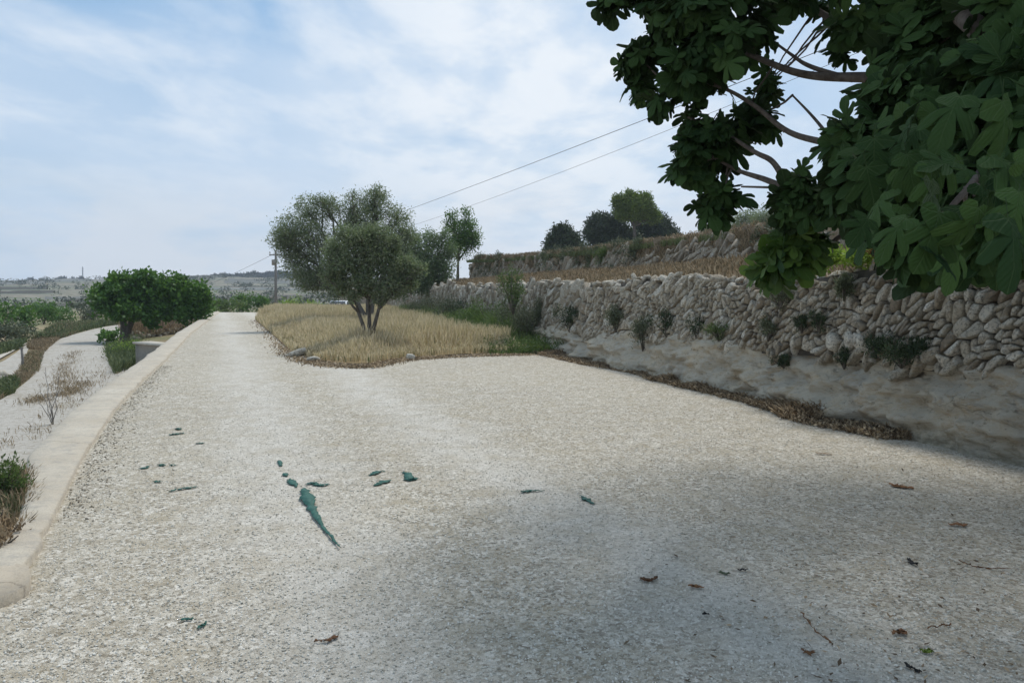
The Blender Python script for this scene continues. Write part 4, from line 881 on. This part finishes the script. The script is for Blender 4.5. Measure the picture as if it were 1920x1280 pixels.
# (px, py, r_px, depth, rosettes)
fb = [
 # small group top left
 (1150, 2, 24, 5.2, 4), (1190, -20, 36, 5.2, 7), (1225, 8, 18, 5.2, 3),
 # left mass
 (1280, 20, 60, 5.0, 24), (1350, -10, 70, 5.0, 24), (1240, 70, 45, 5.3, 13), (1190, 120, 34, 5.4, 8), (1200, 165, 22, 5.4, 4), (1265, 140, 60, 5.2, 22), (1245, 205, 36, 5.3, 9), (1330, 90, 70, 5.0, 26), (1330, 165, 60, 5.3, 20),
 (1290, 235, 22, 5.2, 3), (1400, 60, 40, 5.2, 12), (1400, 20, 50, 5., 14), (1390, 140, 40, 5.5, 12), (1435, 140, 26, 5.8, 6), (1440, 170, 26, 5.8, 5), (1460, 40, 45, 5.6, 12), (1470, -20, 60, 5.4, 16),
 # middle hanging mass
 (1325, 260, 40, 5.2, 14), (1290, 280, 36, 5.2, 14), (1335, 300, 50, 5.3, 26), (1290, 320, 32, 5.3, 13), (1335, 345, 44, 5.3, 22), (1350, 380, 26, 5.3, 8), (1300, 350, 26, 5.25, 8), (1340, 392, 16, 5.3, 4), (1370, 250, 45, 5.6, 12), (1425, 235, 34, 5.6, 8), (1410, 205, 34, 5.7, 8), (1385, 320, 26, 5.4, 5),
 # upper middle and sparse leaves against the sky
 (1540, 20, 50, 5.8, 14), (1520, 90, 30, 6., 5), (1570, 110, 40, 5.6, 10), (1610, 40, 60, 5.2, 18), (1600, 160, 40, 5.2, 11), (1500, 240, 20, 6.2, 3), (1530, 265, 20, 6.2, 3), (1485, 115, 22, 6.4, 3),
 # round clumps over bank
 (1485, 350, 44, 4.6, 16), (1500, 385, 38, 4.6, 14), (1480, 395, 26, 4.6, 7), (1560, 380, 30, 4.4, 6),
 # right mass
 (1620, 210, 60, 3.9, 18), (1600, 280, 55, 3.7, 17), (1650, 330, 70, 3.5, 24), (1690, 200, 70, 3.7, 22), (1620, 360, 50, 3.6, 14), (1670, 410, 60, 3.4, 20), (1700, 120, 70, 4.2, 22), (1700, 30, 80, 4.4, 26), (1790, 40, 80, 4.0, 26), (1880, 30, 90, 3.6, 26),
 (1780, 160, 90, 3.4, 30), (1770, 270, 90, 3.1, 30), (1880, 160, 100, 3.0, 30), (1760, 370, 80, 3.0, 26), (1880, 280, 90, 2.8, 22), (1860, 390, 80, 2.7, 20), (1730, 450, 50, 3.0, 12), (1820, 450, 60, 2.7, 12), (1910, 440, 60, 2.6, 12)]
A = Acc(); allc = []
GAPS = [(1480, 80, 34, 50), (1535, 60, 14, 20), (1545, 180, 52, 52), (1500, 205, 50, 26), (1480, 285, 60, 22), (1430, 340, 46, 40), (1540, 305, 30, 40), (1420, 120, 12, 18), (1375, 145, 22, 10), (1400, 385, 20, 50), (1590, 215, 14, 30), (1235, 150, 8, 14), (1250, 260, 20, 40), (1745, 150, 26, 12), (1660, 60, 12, 8), (1810, 30, 16, 10), (1725, 90, 12, 10), (1450, 205, 12, 10), (1180, 75, 40, 12)]
def dress(px, py, r_, d, k, size=.14):
    c_ = at(px, py, d); s_ = r_/F*d
    dd = rnd_dirs(rg, k); C = c_+dd*(max(s_-.06, .03)*np.array([.85, 1.7, .85]))*(rg.random((k, 1))**.45)
    qx = 960+F*C[:, 0]/C[:, 1]; qy = HOR-F*(C[:, 2]-1.6)/C[:, 1]; ok = np.ones(k, bool)
    for gx, gy, ga, gb in GAPS: ok &= ((qx-gx)/(ga+16))**2+((qy-gy)/(gb+16))**2 > 1
    ok &= (fbm(C[:, 0]*4.5, C[:, 2]*4.5, 2, 404) > -.27) | (C[:, 1] < 3.2)
    C = C[ok]; dd = dd[ok]; k = len(C)
    if not k: return
    axis = dd*.8+np.array([-.35, -.1, .35])+rg.normal(size=(k, 3))*.3
    rosettes(A, rg, C, axis, np.full(k, size)*(.7+.6*rg.random(k)), 6); allc.append(C)
for a in fb: dress(*a[:4], int(a[4]*1.3)+1, .118 if a[3] > 4.2 else .14)
# the rest of the crown, above and right of the picture
cr = []
for k in range(1500):
    v = rnd_dirs(rg, 1)[0]; p = np.array([4.2, 5.9, 4.9])+v*np.array([3.7, 5.2, 2.4])*(.45+.55*rg.random()**.7)
    dpt = p[1]; 
    if dpt > .4:
        qx = 960+F*p[0]/dpt; qy = HOR-F*(p[2]-1.6)/dpt
        if -60 < qx < 1920+F*.26/dpt and qy > -F*.25/dpt: continue
    if p[2] < 1.9: continue
    if np.linalg.norm(p-EYE) < 1.1: continue
    cr.append(p)
cr = np.array(cr); rosettes(A, rg, cr, (cr-np.array([3.6, 4.1, 3.6]))+rg.normal(size=cr.shape)*.4, np.full(len(cr), .19), 7)
A.build('crown', M['fig'], froot)
# near big leaves at right
A = Acc()
near = [(1790, 345, 2.2, .17), (1860, 335, 2.1, .17), (1905, 345, 2.0, .17), (1835, 430, 1.75, .2), (1760, 440, 1.8, .2), (1730, 500, 1.8, .17), (1890, 450, 1.7, .2), (1910, 400, 1.75, .18), (1700, 450, 2.1, .18), (1640, 300, 2.6, .18), (1700, 330, 2.4, .18), (1600, 330, 2.8, .16), (1660, 400, 2.5, .18), (1720, 250, 2.5, .19), (1800, 220, 2.3, .2), (1880, 230, 2.2, .2)]
for _ in range(22): near.append((rg.uniform(1620, 1930), rg.uniform(280, 490), rg.uniform(1.9, 2.7), .16))
P = np.array([at(a, b-40, d) for a, b, d, s in near]); n = len(P)
Yd = np.stack([rg.normal(size=n)*.45, rg.normal(size=n)*.3-.15, -np.ones(n)*(.5+.6*rg.random(n))], 1); Yd[:3] = [[-.9, -.2, -.1], [.3, -.4, -.35], [.8, -.2, -.15]]; Yd[4] = [-.3, -.1, -.9]
Nd = np.array([-.1, -.8, .6])+rg.normal(size=(n, 3))*.5
fig_leaves(A, rg, P, Yd, Nd, np.array([s for *_, s in near])*.66*(.75+.5*rg.random(n)), rg.random(n))
A.build('near_leaves', M['fig'], froot)
# bright clump hanging before the wall, sunlit look comes from its leaf colour
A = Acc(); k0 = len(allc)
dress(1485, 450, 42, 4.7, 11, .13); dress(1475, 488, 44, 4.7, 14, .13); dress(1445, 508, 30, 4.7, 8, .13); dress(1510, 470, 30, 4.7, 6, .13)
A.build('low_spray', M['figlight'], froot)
# limbs
A = Acc()
def br(pts, r1, r2): P = spline(np.array([at(*p) if not isinstance(p, np.ndarray) else p for p in pts]), 8); A.add(*tube(P, np.linspace(r1, r2, len(P)), 8))
tr_top = FT+np.array([-.3, -.1, 1.5])
P = spline(np.array([FT-[0, 0, .2], FT+[-.05, 0, .7], tr_top]), 8); A.add(*tube(P, np.linspace(.24, .15, len(P)), 12))
hub = tr_top
br([hub, FT+np.array([-.9, .2, 2.4]), (1820, 95, 4.4), (1700, 140, 4.8), (1600, 145, 5.0), (1500, 138, 5.1), (1400, 100, 5.2), (1300, 60, 5.2)], .06, .010)
br([FT+np.array([-.9, .2, 2.4]), (1760, 100, 5.0), (1640, 80, 5.2), (1540, 25, 5.4), (1480, -20, 5.4)], .045, .014)
br([hub, (1800, 300, 3.9), (1700, 345, 4.2), (1570, 352, 4.6), (1490, 355, 4.8), (1430, 335, 5.0), (1380, 318, 5.2), (1330, 290, 5.2)], .042, .008)
br([(1700, 330, 4.2), (1570, 275, 4.6), (1480, 248, 4.9), (1410, 195, 5.1), (1340, 160, 5.2), (1230, 140, 5.3)], .024, .007)
br([(1480, 355, 4.8), (1450, 305, 4.9), (1415, 285, 5.), (1350, 245, 5.2), (1290, 220, 5.2)], .022, .007)
br([(1570, 275, 4.6), (1525, 220, 5.0), (1485, 178, 5.2)], .012, .006)
br([(1600, 150, 5.0), (1520, 125, 5.1), (1480, 100, 5.2), (1400, 40, 5.2)], .018, .006)
br([(1560, 352, 4.7), (1470, 352, 4.8), (1390, 350, 5.0)], .01, .006)
br([(1700, 345, 4.2), (1640, 400, 4.4), (1590, 432, 4.6), (1535, 470, 4.7), (1480, 480, 4.7)], .022, .008)
br([hub, (1880, 250, 3.4), (1840, 320, 2.7), (1800, 370, 2.5), (1740, 430, 2.5)], .02, .007)
br([hub, (1880, 100, 3.6), (1780, 20, 4.2), (1700, -40, 4.6)], .07, .02)
br([(1800, 300, 3.9), (1740, 220, 3.8), (1660, 200, 3.9), (1600, 230, 3.9)], .03, .01)
for v in ((-1.2, -1.6, 2.6), (.6, .8, 3.), (-.2, 2., 2.8), (1., -1.6, 2.6), (-2., .9, 3.2), (-1.6, -.6, 3.4)):
    Pq = bez(hub, FT+np.array(v)+[0, 0, .6], .12, 10, rg, .03); A.add(*tube(Pq, np.linspace(.08, .02, 10), 8))
C = np.vstack(allc)
hubs = np.vstack([np.asarray(v) for v in A.V])[::6]
for e in C[rg.choice(len(C), 150, False)]:
    q = hubs[np.argmin(np.linalg.norm(hubs-e, axis=1)+.15*rg.random(len(hubs)))]
    A.add(*tube(bez(q, e, .05, 6, rg, .03), np.linspace(.008, .004, 6), 5))
A.build('trunk', M['figbark'], froot, smooth=True)

# ---------------------------------------------------------------- loose gravel and litter on the road
OC = np.array([[1, 0, 0], [-1, 0, 0], [0, 1, 0], [0, -1, 0], [0, 0, 1], [0, 0, -1.]]); OF = np.array([[0, 2, 4], [2, 1, 4], [1, 3, 4], [3, 0, 4], [2, 0, 5], [1, 2, 5], [3, 1, 5], [0, 3, 5]])
rg = np.random.default_rng(600); n = 85000
d = 2.6*np.exp(rg.random(n)*1.65); x = (rg.random(n)-.5)*1.5*d
k = (x > kx(d)+.05) & (x < wx(d)+.1); x, d = x[k], d[k]; n = len(x)
X = rnd_dirs(rg, n); Z = nrm(np.array([0, 0, 1.])+.5*rg.normal(size=(n, 3))); Y_ = nrm(np.cross(Z, X)); X = np.cross(Y_, Z)
s = .003+.0055*rg.random(n)**2.4
TVr = OC
V, Fs = instance(TVr, OF, np.stack([x, d, rz(x, d)+s*.25], 1), X, Y_, Z, np.stack([s*(1+.6*rg.random(n)), s, s*.6], 1))
V = V+rg.normal(size=V.shape)*.0008
mesh('loose_gravel', V, Fs, M['pebble'], tint=np.repeat(rg.random(n), 6), label='loose pale gravel stones strewn over the road surface', cat='gravel', kind='stuff')
# edge pebbles by the kerb and field margin
n = 1500; y = rg.uniform(5.5, 17, n); x = kx(y)+.04+np.abs(rg.normal(size=n))*.16; s = .004+.008*rg.random(n)**2
X = rnd_dirs(rg, n); Z = rnd_dirs(rg, n); Y_ = nrm(np.cross(Z, X)); X = np.cross(Y_, Z)
V, Fs = instance(OC, OF, np.stack([x, y, rz(x, y)+s*.3], 1), X, Y_, Z, np.stack([s*1.5, s, s*.7], 1))
mesh('kerb_pebbles', V, Fs, M['stone'], tint=np.repeat(rg.random(n), 6), label='darker loose pebbles gathered along the foot of the kerb', cat='gravel', kind='stuff')

def strip_mesh(P, W, th=.004, rg=None, curl=.02):
    """ragged flat strip with thickness along points P (n,3) with widths W"""
    P = np.asarray(P, float); n = len(P); T = nrm(np.gradient(P, axis=0)); Sd = nrm(np.cross(T, [0, 0, 1.])); W = np.asarray(W)[:, None]
    l = P-Sd*W*.5+np.array([0, 0, 1.])*(curl*rg.random((n, 1))); r = P+Sd*W*.5+np.array([0, 0, 1.])*(curl*rg.random((n, 1)))
    V = np.vstack([l, r, l-[0, 0, th], r-[0, 0, th]]); F4 = []
    for k in range(n-1):
        a, b = k, k+1; F4 += [[a, n+a, n+b, b], [2*n+a, 2*n+b, 3*n+b, 3*n+a], [a, b, 2*n+b, 2*n+a], [n+a, 3*n+a, 3*n+b, n+b]]
    F4 += [[0, 2*n, 3*n, n], [n-1, 2*n-1, 4*n-1, 3*n-1]]
    return V, np.array(F4)
rg = np.random.default_rng(700)
def scrap(name, label, cat, pix, W, mat, curl=.015, group=None):
    P = np.array([gp(a, b, .012) for a, b in pix]); P = spline(P, 9) if len(P) > 2 else np.linspace(P[0], P[-1], 9)
    n = len(P); Wn = np.interp(np.linspace(0, 1, n), np.linspace(0, 1, len(W)), W)*(.45+.9*rg.random(n)**.7)
    P[:, :2] += rg.normal(size=(n, 2))*.004*(len(W) < 6)
    P[:, 2] = rz(P[:, 0], P[:, 1])+.006+.006*rg.random(n)
    V, Fs = strip_mesh(P, Wn, .003, rg, curl)
    return mesh(name, V, Fs, M[mat], tint=np.full(len(V), rg.random()), label=label, cat=cat, group=group)
GS = 'torn green plastic scraps on the gravel'
scrap('plastic_strip', 'long torn green plastic strip lying across the gravel in the foreground', 'plastic strip', [(569, 915), (576, 932), (588, 958), (604, 985), (620, 1005), (637, 1026)], [.02, .095, .10, .055, .03, .022, .02, .008], 'green', .018, GS)
sc_ = [([(524, 862), (527, 872)], [.03, .05, .02], 'small green scrap farthest up the line above the long strip'), ([(533, 886), (538, 892)], [.03, .05, .02], 'tiny dark green scrap in the middle of the line above the long strip'),
 ([(543, 898), (548, 904), (556, 912)], [.03, .07, .02], 'green scrap touching the upper left end of the long strip'), ([(572, 908), (588, 905), (593, 909)], [.02, .06, .03], 'flat green scrap just right of the top of the long strip'),
 ([(594, 908), (604, 909), (618, 906)], [.04, .06, .01], 'second green scrap right of the top of the long strip'), ([(697, 889), (708, 884), (722, 883)], [.06, .05, .01], 'upper green scrap of the pair in the middle of the road'),
 ([(700, 909), (712, 905), (726, 899)], [.01, .05, .07], 'lower green scrap of the pair in the middle of the road'), ([(754, 885), (764, 887), (770, 897), (782, 894)], [.03, .05, .11, .03], 'crumpled dark green scrap right of the pair'),
 ([(983, 922), (992, 919), (1020, 919)], [.06, .05, .01], 'dark green pointed scrap at the edge of the tree shade'), ([(1088, 928), (1100, 935), (1116, 945)], [.015, .05, .01], 'slim dark green scrap in the tree shade'),
 ([(318, 921), (340, 916), (367, 913)], [.02, .035, .04], 'thin green strip lying across the left wheel track'), ([(288, 902), (304, 903)], [.02, .04, .02], 'short green scrap left of the thin green strip'),
 ([(266, 877), (280, 873)], [.05, .05, .02], 'green scrap closest to the kerb'), ([(298, 870), (310, 871)], [.03, .05, .02], 'green scrap right of the one closest to the kerb'), ([(318, 871), (328, 870)], [.03, .04, .02], 'smallest green scrap of the row near the kerb'),
 ([(316, 815), (330, 813), (344, 811)], [.03, .06, .03], 'far green scrap in the left wheel track'), ([(330, 803), (338, 805)], [.05, .06, .05], 'topmost green scrap in the left wheel track'), ([(370, 830), (382, 828)], [.03, .05, .02], 'green scrap right of the far ones in the left wheel track'),
 ([(338, 1161), (352, 1159), (364, 1158)], [.01, .02, .01], 'upper of two thin green shreds near the bottom left'), ([(372, 1176), (380, 1172), (386, 1166)], [.01, .02, .01], 'lower of two thin green shreds near the bottom left')]
for pix, W, lab in sc_: scrap('plastic_scrap', lab, 'plastic scrap', pix, W, 'green', .007, GS)
GL = 'dead leaves and twigs on the gravel'
for pix, W, mt, nm, lab in (
 ([(1202, 1082), (1215, 1088), (1232, 1082)], [.02, .06, .02], 'litter', 'dead_leaf', 'rusty brown curled leaf alone on the shaded gravel'),
 ([(1290, 1099), (1304, 1100), (1318, 1101)], [.02, .03, .02], 'litter', 'dead_leaf', 'flat brown leaf just right of the rusty curled one'),
 ([(592, 1199), (615, 1198), (633, 1191)], [.008, .03, .02], 'litter', 'dead_leaf', 'narrow brown leaf in the lit gravel near the bottom'),
 ([(1668, 906), (1690, 911), (1712, 914)], [.05, .12, .05], 'litter', 'dead_leaf', 'rust brown clump of dead leaf nearest to the rock ledge'),
 ([(1778, 982), (1796, 983), (1814, 984)], [.03, .07, .03], 'litter', 'dead_leaf', 'reddish dead leaf at the right side of the shade'),
 ([(1674, 1190), (1690, 1186), (1700, 1192)], [.02, .05, .02], 'litter', 'dead_leaf', 'orange brown crumpled leaf left of the fallen green leaf'),
 ([(1695, 1246), (1710, 1254), (1728, 1260)], [.015, .03, .01], 'rubber', 'dark_scrap', 'black narrow scrap at the bottom right'),
 ([(1724, 1221), (1738, 1222), (1750, 1222)], [.01, .04, .01], 'yellowgreen', 'green_leaf', 'fresh green leaf fallen on the gravel at the bottom right'),
 ([(1500, 1150), (1530, 1185), (1560, 1210)], [.008, .008, .008], 'litter', 'twig', 'long thin brown twig in the shade near the bottom'),
 ([(1740, 1178), (1765, 1174), (1785, 1172)], [.008, .008, .008], 'litter', 'twig', 'straight reddish twig at the lower right'),
 ([(1530, 848), (1560, 850)], [.03, .05, .03], 'litter', 'dead_leaf', 'brown leaf lying below the heap of dead weeds'),
 ([(1386, 1067), (1400, 1068)], [.02, .03, .02], 'rubber', 'dark_scrap', 'small black scrap in the middle of the shade'),
 ([(1502, 1219), (1516, 1228), (1526, 1222)], [.01, .03, .01], 'litter', 'dead_leaf', 'dark brown leaf below the long thin twig'),
 ([(1345, 1072), (1370, 1075)], [.01, .03, .01], 'dull', 'dead_leaf', 'greyish leaf left of the small black scrap'),
 ([(1702, 1045), (1720, 1058)], [.02, .04, .01], 'rubber', 'dark_scrap', 'dark curled scrap in the shade left of the reddish leaf'),
 ([(1800, 1050), (1840, 1060), (1900, 1062)], [.006, .008, .006], 'litter', 'twig', 'thin brown twig at the right edge of the shade'),
 ([(1318, 1152), (1330, 1150)], [.02, .03, .01], 'rubber', 'dark_scrap', 'black scrap nearest to the bottom middle')):
    scrap(nm, lab, nm.replace('_', ' '), pix, [w_*.7 for w_ in W], mt, .012, GL)
# fine litter under the tree
n = 1500; px_ = rg.uniform(1150, 1920, n); py_ = 860+420*rg.random(n); k = rg.random(n) < (px_-1050)/900; px_, py_ = px_[k], py_[k]
P = np.array([gp(a, b, .01) for a, b in zip(px_, py_)]); k = P[:, 0] < wx(P[:, 1])-.02; P = P[k]; N = len(P)
X, Yv, Z = frames(rg, rnd_dirs(rg, N)*[1, 1, .2], rnd_dirs(rg, N)*.4+[0, 0, 1]); s = .008+.022*rg.random(N)**2
V, Fs = instance(LQ, LF, P+[0, 0, .006], X, Yv, Z, np.stack([s*(.2+.6*rg.random(N)), s*1.4, s], 1))
A = Acc(); A.add(V, Fs, np.repeat(rg.random(N)**2, 4)); A.build('leaf_litter', M['brown'], label='fine brown leaf litter scattered on the shaded gravel under the fig tree', cat='leaf litter', kind='stuff')
# stones at the field margin
for j, (px, py, s_, lab) in enumerate(((555, 665, .22, 'flat pale edging stone at the left corner of the dry field'), (588, 674, .16, 'smaller flat edging stone right of the pale one'), (770, 671, .12, 'small stone at the front edge of the dry field'))):
    A = Acc(); boulders(A, gp(px, py, .04)[None], np.array([s_]), np.random.default_rng(710+j), .35, .15); A.T = [np.ones(len(A.V[0]))]
    A.build('edging_stone', M['stone'], label=lab, cat='stone')
# soil margin round the field (brown litter)
A = Acc(); pts = spline(np.array([gp(a, b) for a, b in ((478, 601), (517, 636), (547, 665), (593, 681), (647, 687), (693, 687), (760, 675), (860, 669), (1000, 665))]), 60)
n = 5000; k = rg.integers(0, len(pts), n); P = pts[k]+np.stack([rg.normal(size=n)*.18, rg.normal(size=n)*.16, np.zeros(n)], 1); blades(A, P+[0, 0, .0], .04, .02, rg, 2.5, .5)
A.build('margin_litter', M['brown'], label='brown dead litter along the edge between field and gravel', cat='leaf litter', kind='stuff')

# ---------------------------------------------------------------- pole, wires, car, mast, far things
pb = np.array([(517-960)/F*100, 100., float(low(-29.4, 100))]); top = at(517, 470, 100)
ur = empty('utility_pole', pb, label='thin grey utility pole left of the olive trees beyond the road', cat='utility pole')
mesh('pole', *tube([pb, (pb+top)/2, top], [.19, .16, .12], 10), M['woodpole'], ur, smooth=True)
V, Fs = box(at(517, 478, 100)-[0, .1, 0], 1.5, .14, .14, .2, .01); mesh('crossarm', V, Fs, M['woodpole'], ur)
for q in (-.65, 0, .65): mesh('insulator', *tube([at(517, 476, 100)+[q, q*.2-.1, 0], at(517, 476, 100)+[q, q*.2-.1, .28]], [.07, .05], 8), M['insul'], ur)
V, Fs = box(at(514, 492, 100)-[0, .15, 0], .45, .3, .7, 0, .02); mesh('switch_box', V, Fs, M['insul'], ur)
def wire(a, b, sag, r_, lab, n=60):
    t_ = np.linspace(0, 1, n)[:, None]; P = np.asarray(a)*(1-t_)+np.asarray(b)*t_; P[:, 2] -= (4*sag*t_*(1-t_))[:, 0]
    rr = np.full(n, r_); V, Fs = tube(P, rr, 5); mesh('power_line', V, Fs, M['wire'], label=lab, cat='power line', group='power lines above the olive trees')
def p3(px, py, d): return at(px, py, d)
pn = empty('utility_pole', (14.6, 9, 0), label='utility pole outside the right edge that carries the near ends of the wires', cat='utility pole')
mesh('pole', *tube([(14.6, 9, -.2), (14.6, 9, 4), (14.6, 9, 9.3)], [.16, .14, .11], 10), M['woodpole'], pn, smooth=True)
V, Fs = box((14.6, 8.85, 8.8), 1.3, .12, .12, .2, .01); mesh('crossarm', V, Fs, M['woodpole'], pn)
wire(at(517, 474, 100), np.array([14.2, 9, 8.5]), .55, .011, 'upper thicker power line rising to the right over the olive trees')
wire(at(525, 478, 100)+[.3, 0, 0], np.array([15.2, 9, 9.0]), 1.5, .007, 'lower fainter power line rising to the right over the almond tree')
wire(at(517, 474, 100), at(300, 560, 240), 1., .02, 'faint power line falling away to the left of the pole')
# white car
cc_ = np.array([at(636, 560, 69)[0], 69., float(rz(-14.8, 69.))-.05]); cz = cc_[2]
car = empty('parked_car', cc_, label='white car half hidden behind the olive trunk and dry grass', cat='car')
def carbox(profile, wid, taper=0.):
    """profile: list of (y, z) closed outline, extruded in x"""
    n = len(profile); V = []
    for s_ in (-1, 1):
        for y_, z_ in profile: V.append([s_*(wid/2-taper*max(0, z_-.85)), y_, z_])
    F4 = [[k, (k+1) % n, n+(k+1) % n, n+k] for k in range(n)]
    return np.array(V)+cc_, [np.array(F4), np.array([list(range(n))[::-1]]), np.array([list(range(n, 2*n))])]
V, Fs = carbox([(-2., .28), (-2.05, .55), (-1.95, .78), (-1.1, .9), (-.95, .92), (1.6, .95), (1.9, .85), (1.98, .5), (1.9, .28)], 1.7); mesh('body', V, Fs, M['white'], car)
V, Fs = carbox([(-1.0, .9), (-.45, 1.38), (-.2, 1.43), (1.1, 1.42), (1.35, 1.32), (1.7, .93)], 1.62, .25); mesh('cabin', V, Fs, M['white'], car)
V, Fs = carbox([(-.97, .98), (-.5, 1.345), (-.50, 1.39), (-1.03, .98)], 1.26); mesh('windscreen', V, Fs, M['glass'], car)
V, Fs = carbox([(-.5, 1.0), (-.2, 1.33), (1.1, 1.33), (1.35, 1.0)], 1.66, .25); mesh('side_window', V, Fs, M['glass'], car)
V, Fs = carbox([(-.5, 1.36), (-.2, 1.455), (1.1, 1.445), (1.4, 1.34)], 1.5, .2); mesh('roof', V, Fs, M['white'], car)
for sx in (-.62, .62): V, Fs = box(cc_+[sx, -2.01, .62], .34, .08, .16, 0, .02); mesh('headlight', V, Fs, M['lamp'], car)
V, Fs = box(cc_+[0, -2.03, .4], 1.4, .08, .14, 0, .02); mesh('bumper', V, Fs, M['rubber'], car)
for sx in (-.78, .78):
    for sy in (-1.3, 1.3):
        wb = tube([cc_+[sx-.1, sy, .3], cc_+[sx+.1, sy, .3]], [.3, .3], 18); wh = mesh('wheel', *wb, M['rubber'], car)
        e_ = .105*np.sign(sx); V, Fs = tube([cc_+[sx+e_*.8, sy, .3], cc_+[sx+e_*1.05, sy, .3]], [.17, .17], 14); o = mesh('rim', V, Fs, M['steel'], None)
        o.parent = wh; o.matrix_parent_inverse.identity(); o.location = -Vector([float(v_) for v_ in cc_])
# mast on the skyline
mb = at(155, 532, 700); root = empty('radio_mast', mb, label='thin tall mast on the skyline above the far left trees', cat='mast')
mesh('mast', *tube([mb, at(155, 515, 700), at(155, 500, 700)], [.75, .5, .35], 6), M['steel'], root)
for q in (503, 508): V, Fs = box(at(155, q, 700), 1.1, .5, 1.0); mesh('antenna', V, Fs, M['steel'], root)
rg = np.random.default_rng(800)
for j, (px, py, r_, d, lab) in enumerate(((116, 527, 8, 690, 'round dark tree on the far skyline, left of the two beside the mast'), (137, 528, 6, 690, 'small dark tree on the skyline just left of the mast'), (151, 527, 7, 690, 'dark tree on the skyline at the foot of the mast'), (58, 527, 5, 700, 'tiny dark tree alone on the far left skyline'))):
    b = at(px, py+r_+2, d); b[2] = min(b[2], float(low(b[0], d)))
    tree('skyline_tree', lab, 'tree', b, [b+[0, 0, 1.5]], [B(px, py, r_, d), B(px-3, py+2, r_*.7, d), B(px+3, py+2, r_*.7, d)], (1.4, .8), 'farwood', 160, 8, .3, 820+j, 1.2, group='trees on the far skyline', twigs=0)
# far wood on the ridge
bl = []
for px in np.arange(392, 640, 3.2):
    t_ = (px-392)/150; d = 640+10*rg.normal(); yb = 530-1.5*min(t_, 1.5); h = (5+3*rg.random()+3*min(t_, 1.))*(.6 if px < 400 else 1)
    bl.append((at(px, yb-h, d), np.array([2.6, 4, 1.])*np.array([1, 1, 0])+np.array([0, 0, h/F*d])))
leafcloud(rg, bl, 5200, 8, 1.5, .8, 1.0, .3, .3).build('far_wood', M['farwood'], label='long dark wood along the ridge behind the utility pole', cat='wood', kind='stuff')
bl = []
for _ in range(620):
    y = rg.uniform(110, 620); x = kx(y)+rg.uniform(-1.05, .45)*y*.75-4
    s = rg.uniform(.6, 1.5)*(1+y/400); z_ = float(low(x, y)); bl.append((np.array([x, y, z_+s*.35]), np.array([s*1.8, s*1.5, s*.6])))
leafcloud(rg, bl, 9000, 7, .6, .4, .5, .3, .3).build('far_scrub', M['scrub'], label='scattered dark scrub over the far terraced hillside', cat='scrub', kind='stuff')
# field walls on the far hillside
A = Acc()
for _ in range(26):
    y = rg.uniform(180, 640); x0 = kx(y)-rg.uniform(.0, .75)*y; L_ = rg.uniform(20, 70); n_ = 14
    xs = np.linspace(x0, x0+L_, n_); yv = y+3*fbm(xs/18, xs*0+y, 3, 3); P = np.stack([xs, yv, low(xs, yv)+.4], 1)
    n0 = np.repeat(P, 4, 0).reshape(n_, 4, 3)+np.array([[0, -.4, -1.2], [0, -.4, .5], [0, .4, .5], [0, .4, -1.2]])*(.6+y/500)
    i = np.arange(n_*4).reshape(n_, 4); f = np.stack([i[:-1, :-1], i[:-1, 1:], i[1:, 1:], i[1:, :-1]], -1).reshape(-1, 4); A.add(n0.reshape(-1, 3), f, rg.random())
A.build('field_walls', M['stone'], label='pale low field walls terracing the far hillside', cat='stone wall', kind='stuff')
A = Acc()

# ---------------------------------------------------------------- air
hm = bpy.data.materials.new('haze'); hm.use_nodes = True; ht = NT(hm.node_tree); ht.n.clear()
pvn = ht.new('ShaderNodeVolumePrincipled', {'Color': (.80, .88, 1., 1), 'Density': .00045, 'Anisotropy': .3})
ht.l.new(pvn.outputs[0], ht.new('ShaderNodeOutputMaterial').inputs['Volume'])
V, Fs = box((0, 390, 28), 1500, 900, 64); hz_ = mesh('haze', V, Fs, hm, kind='stuff', label='thin pale summer haze over the whole landscape', cat='haze')
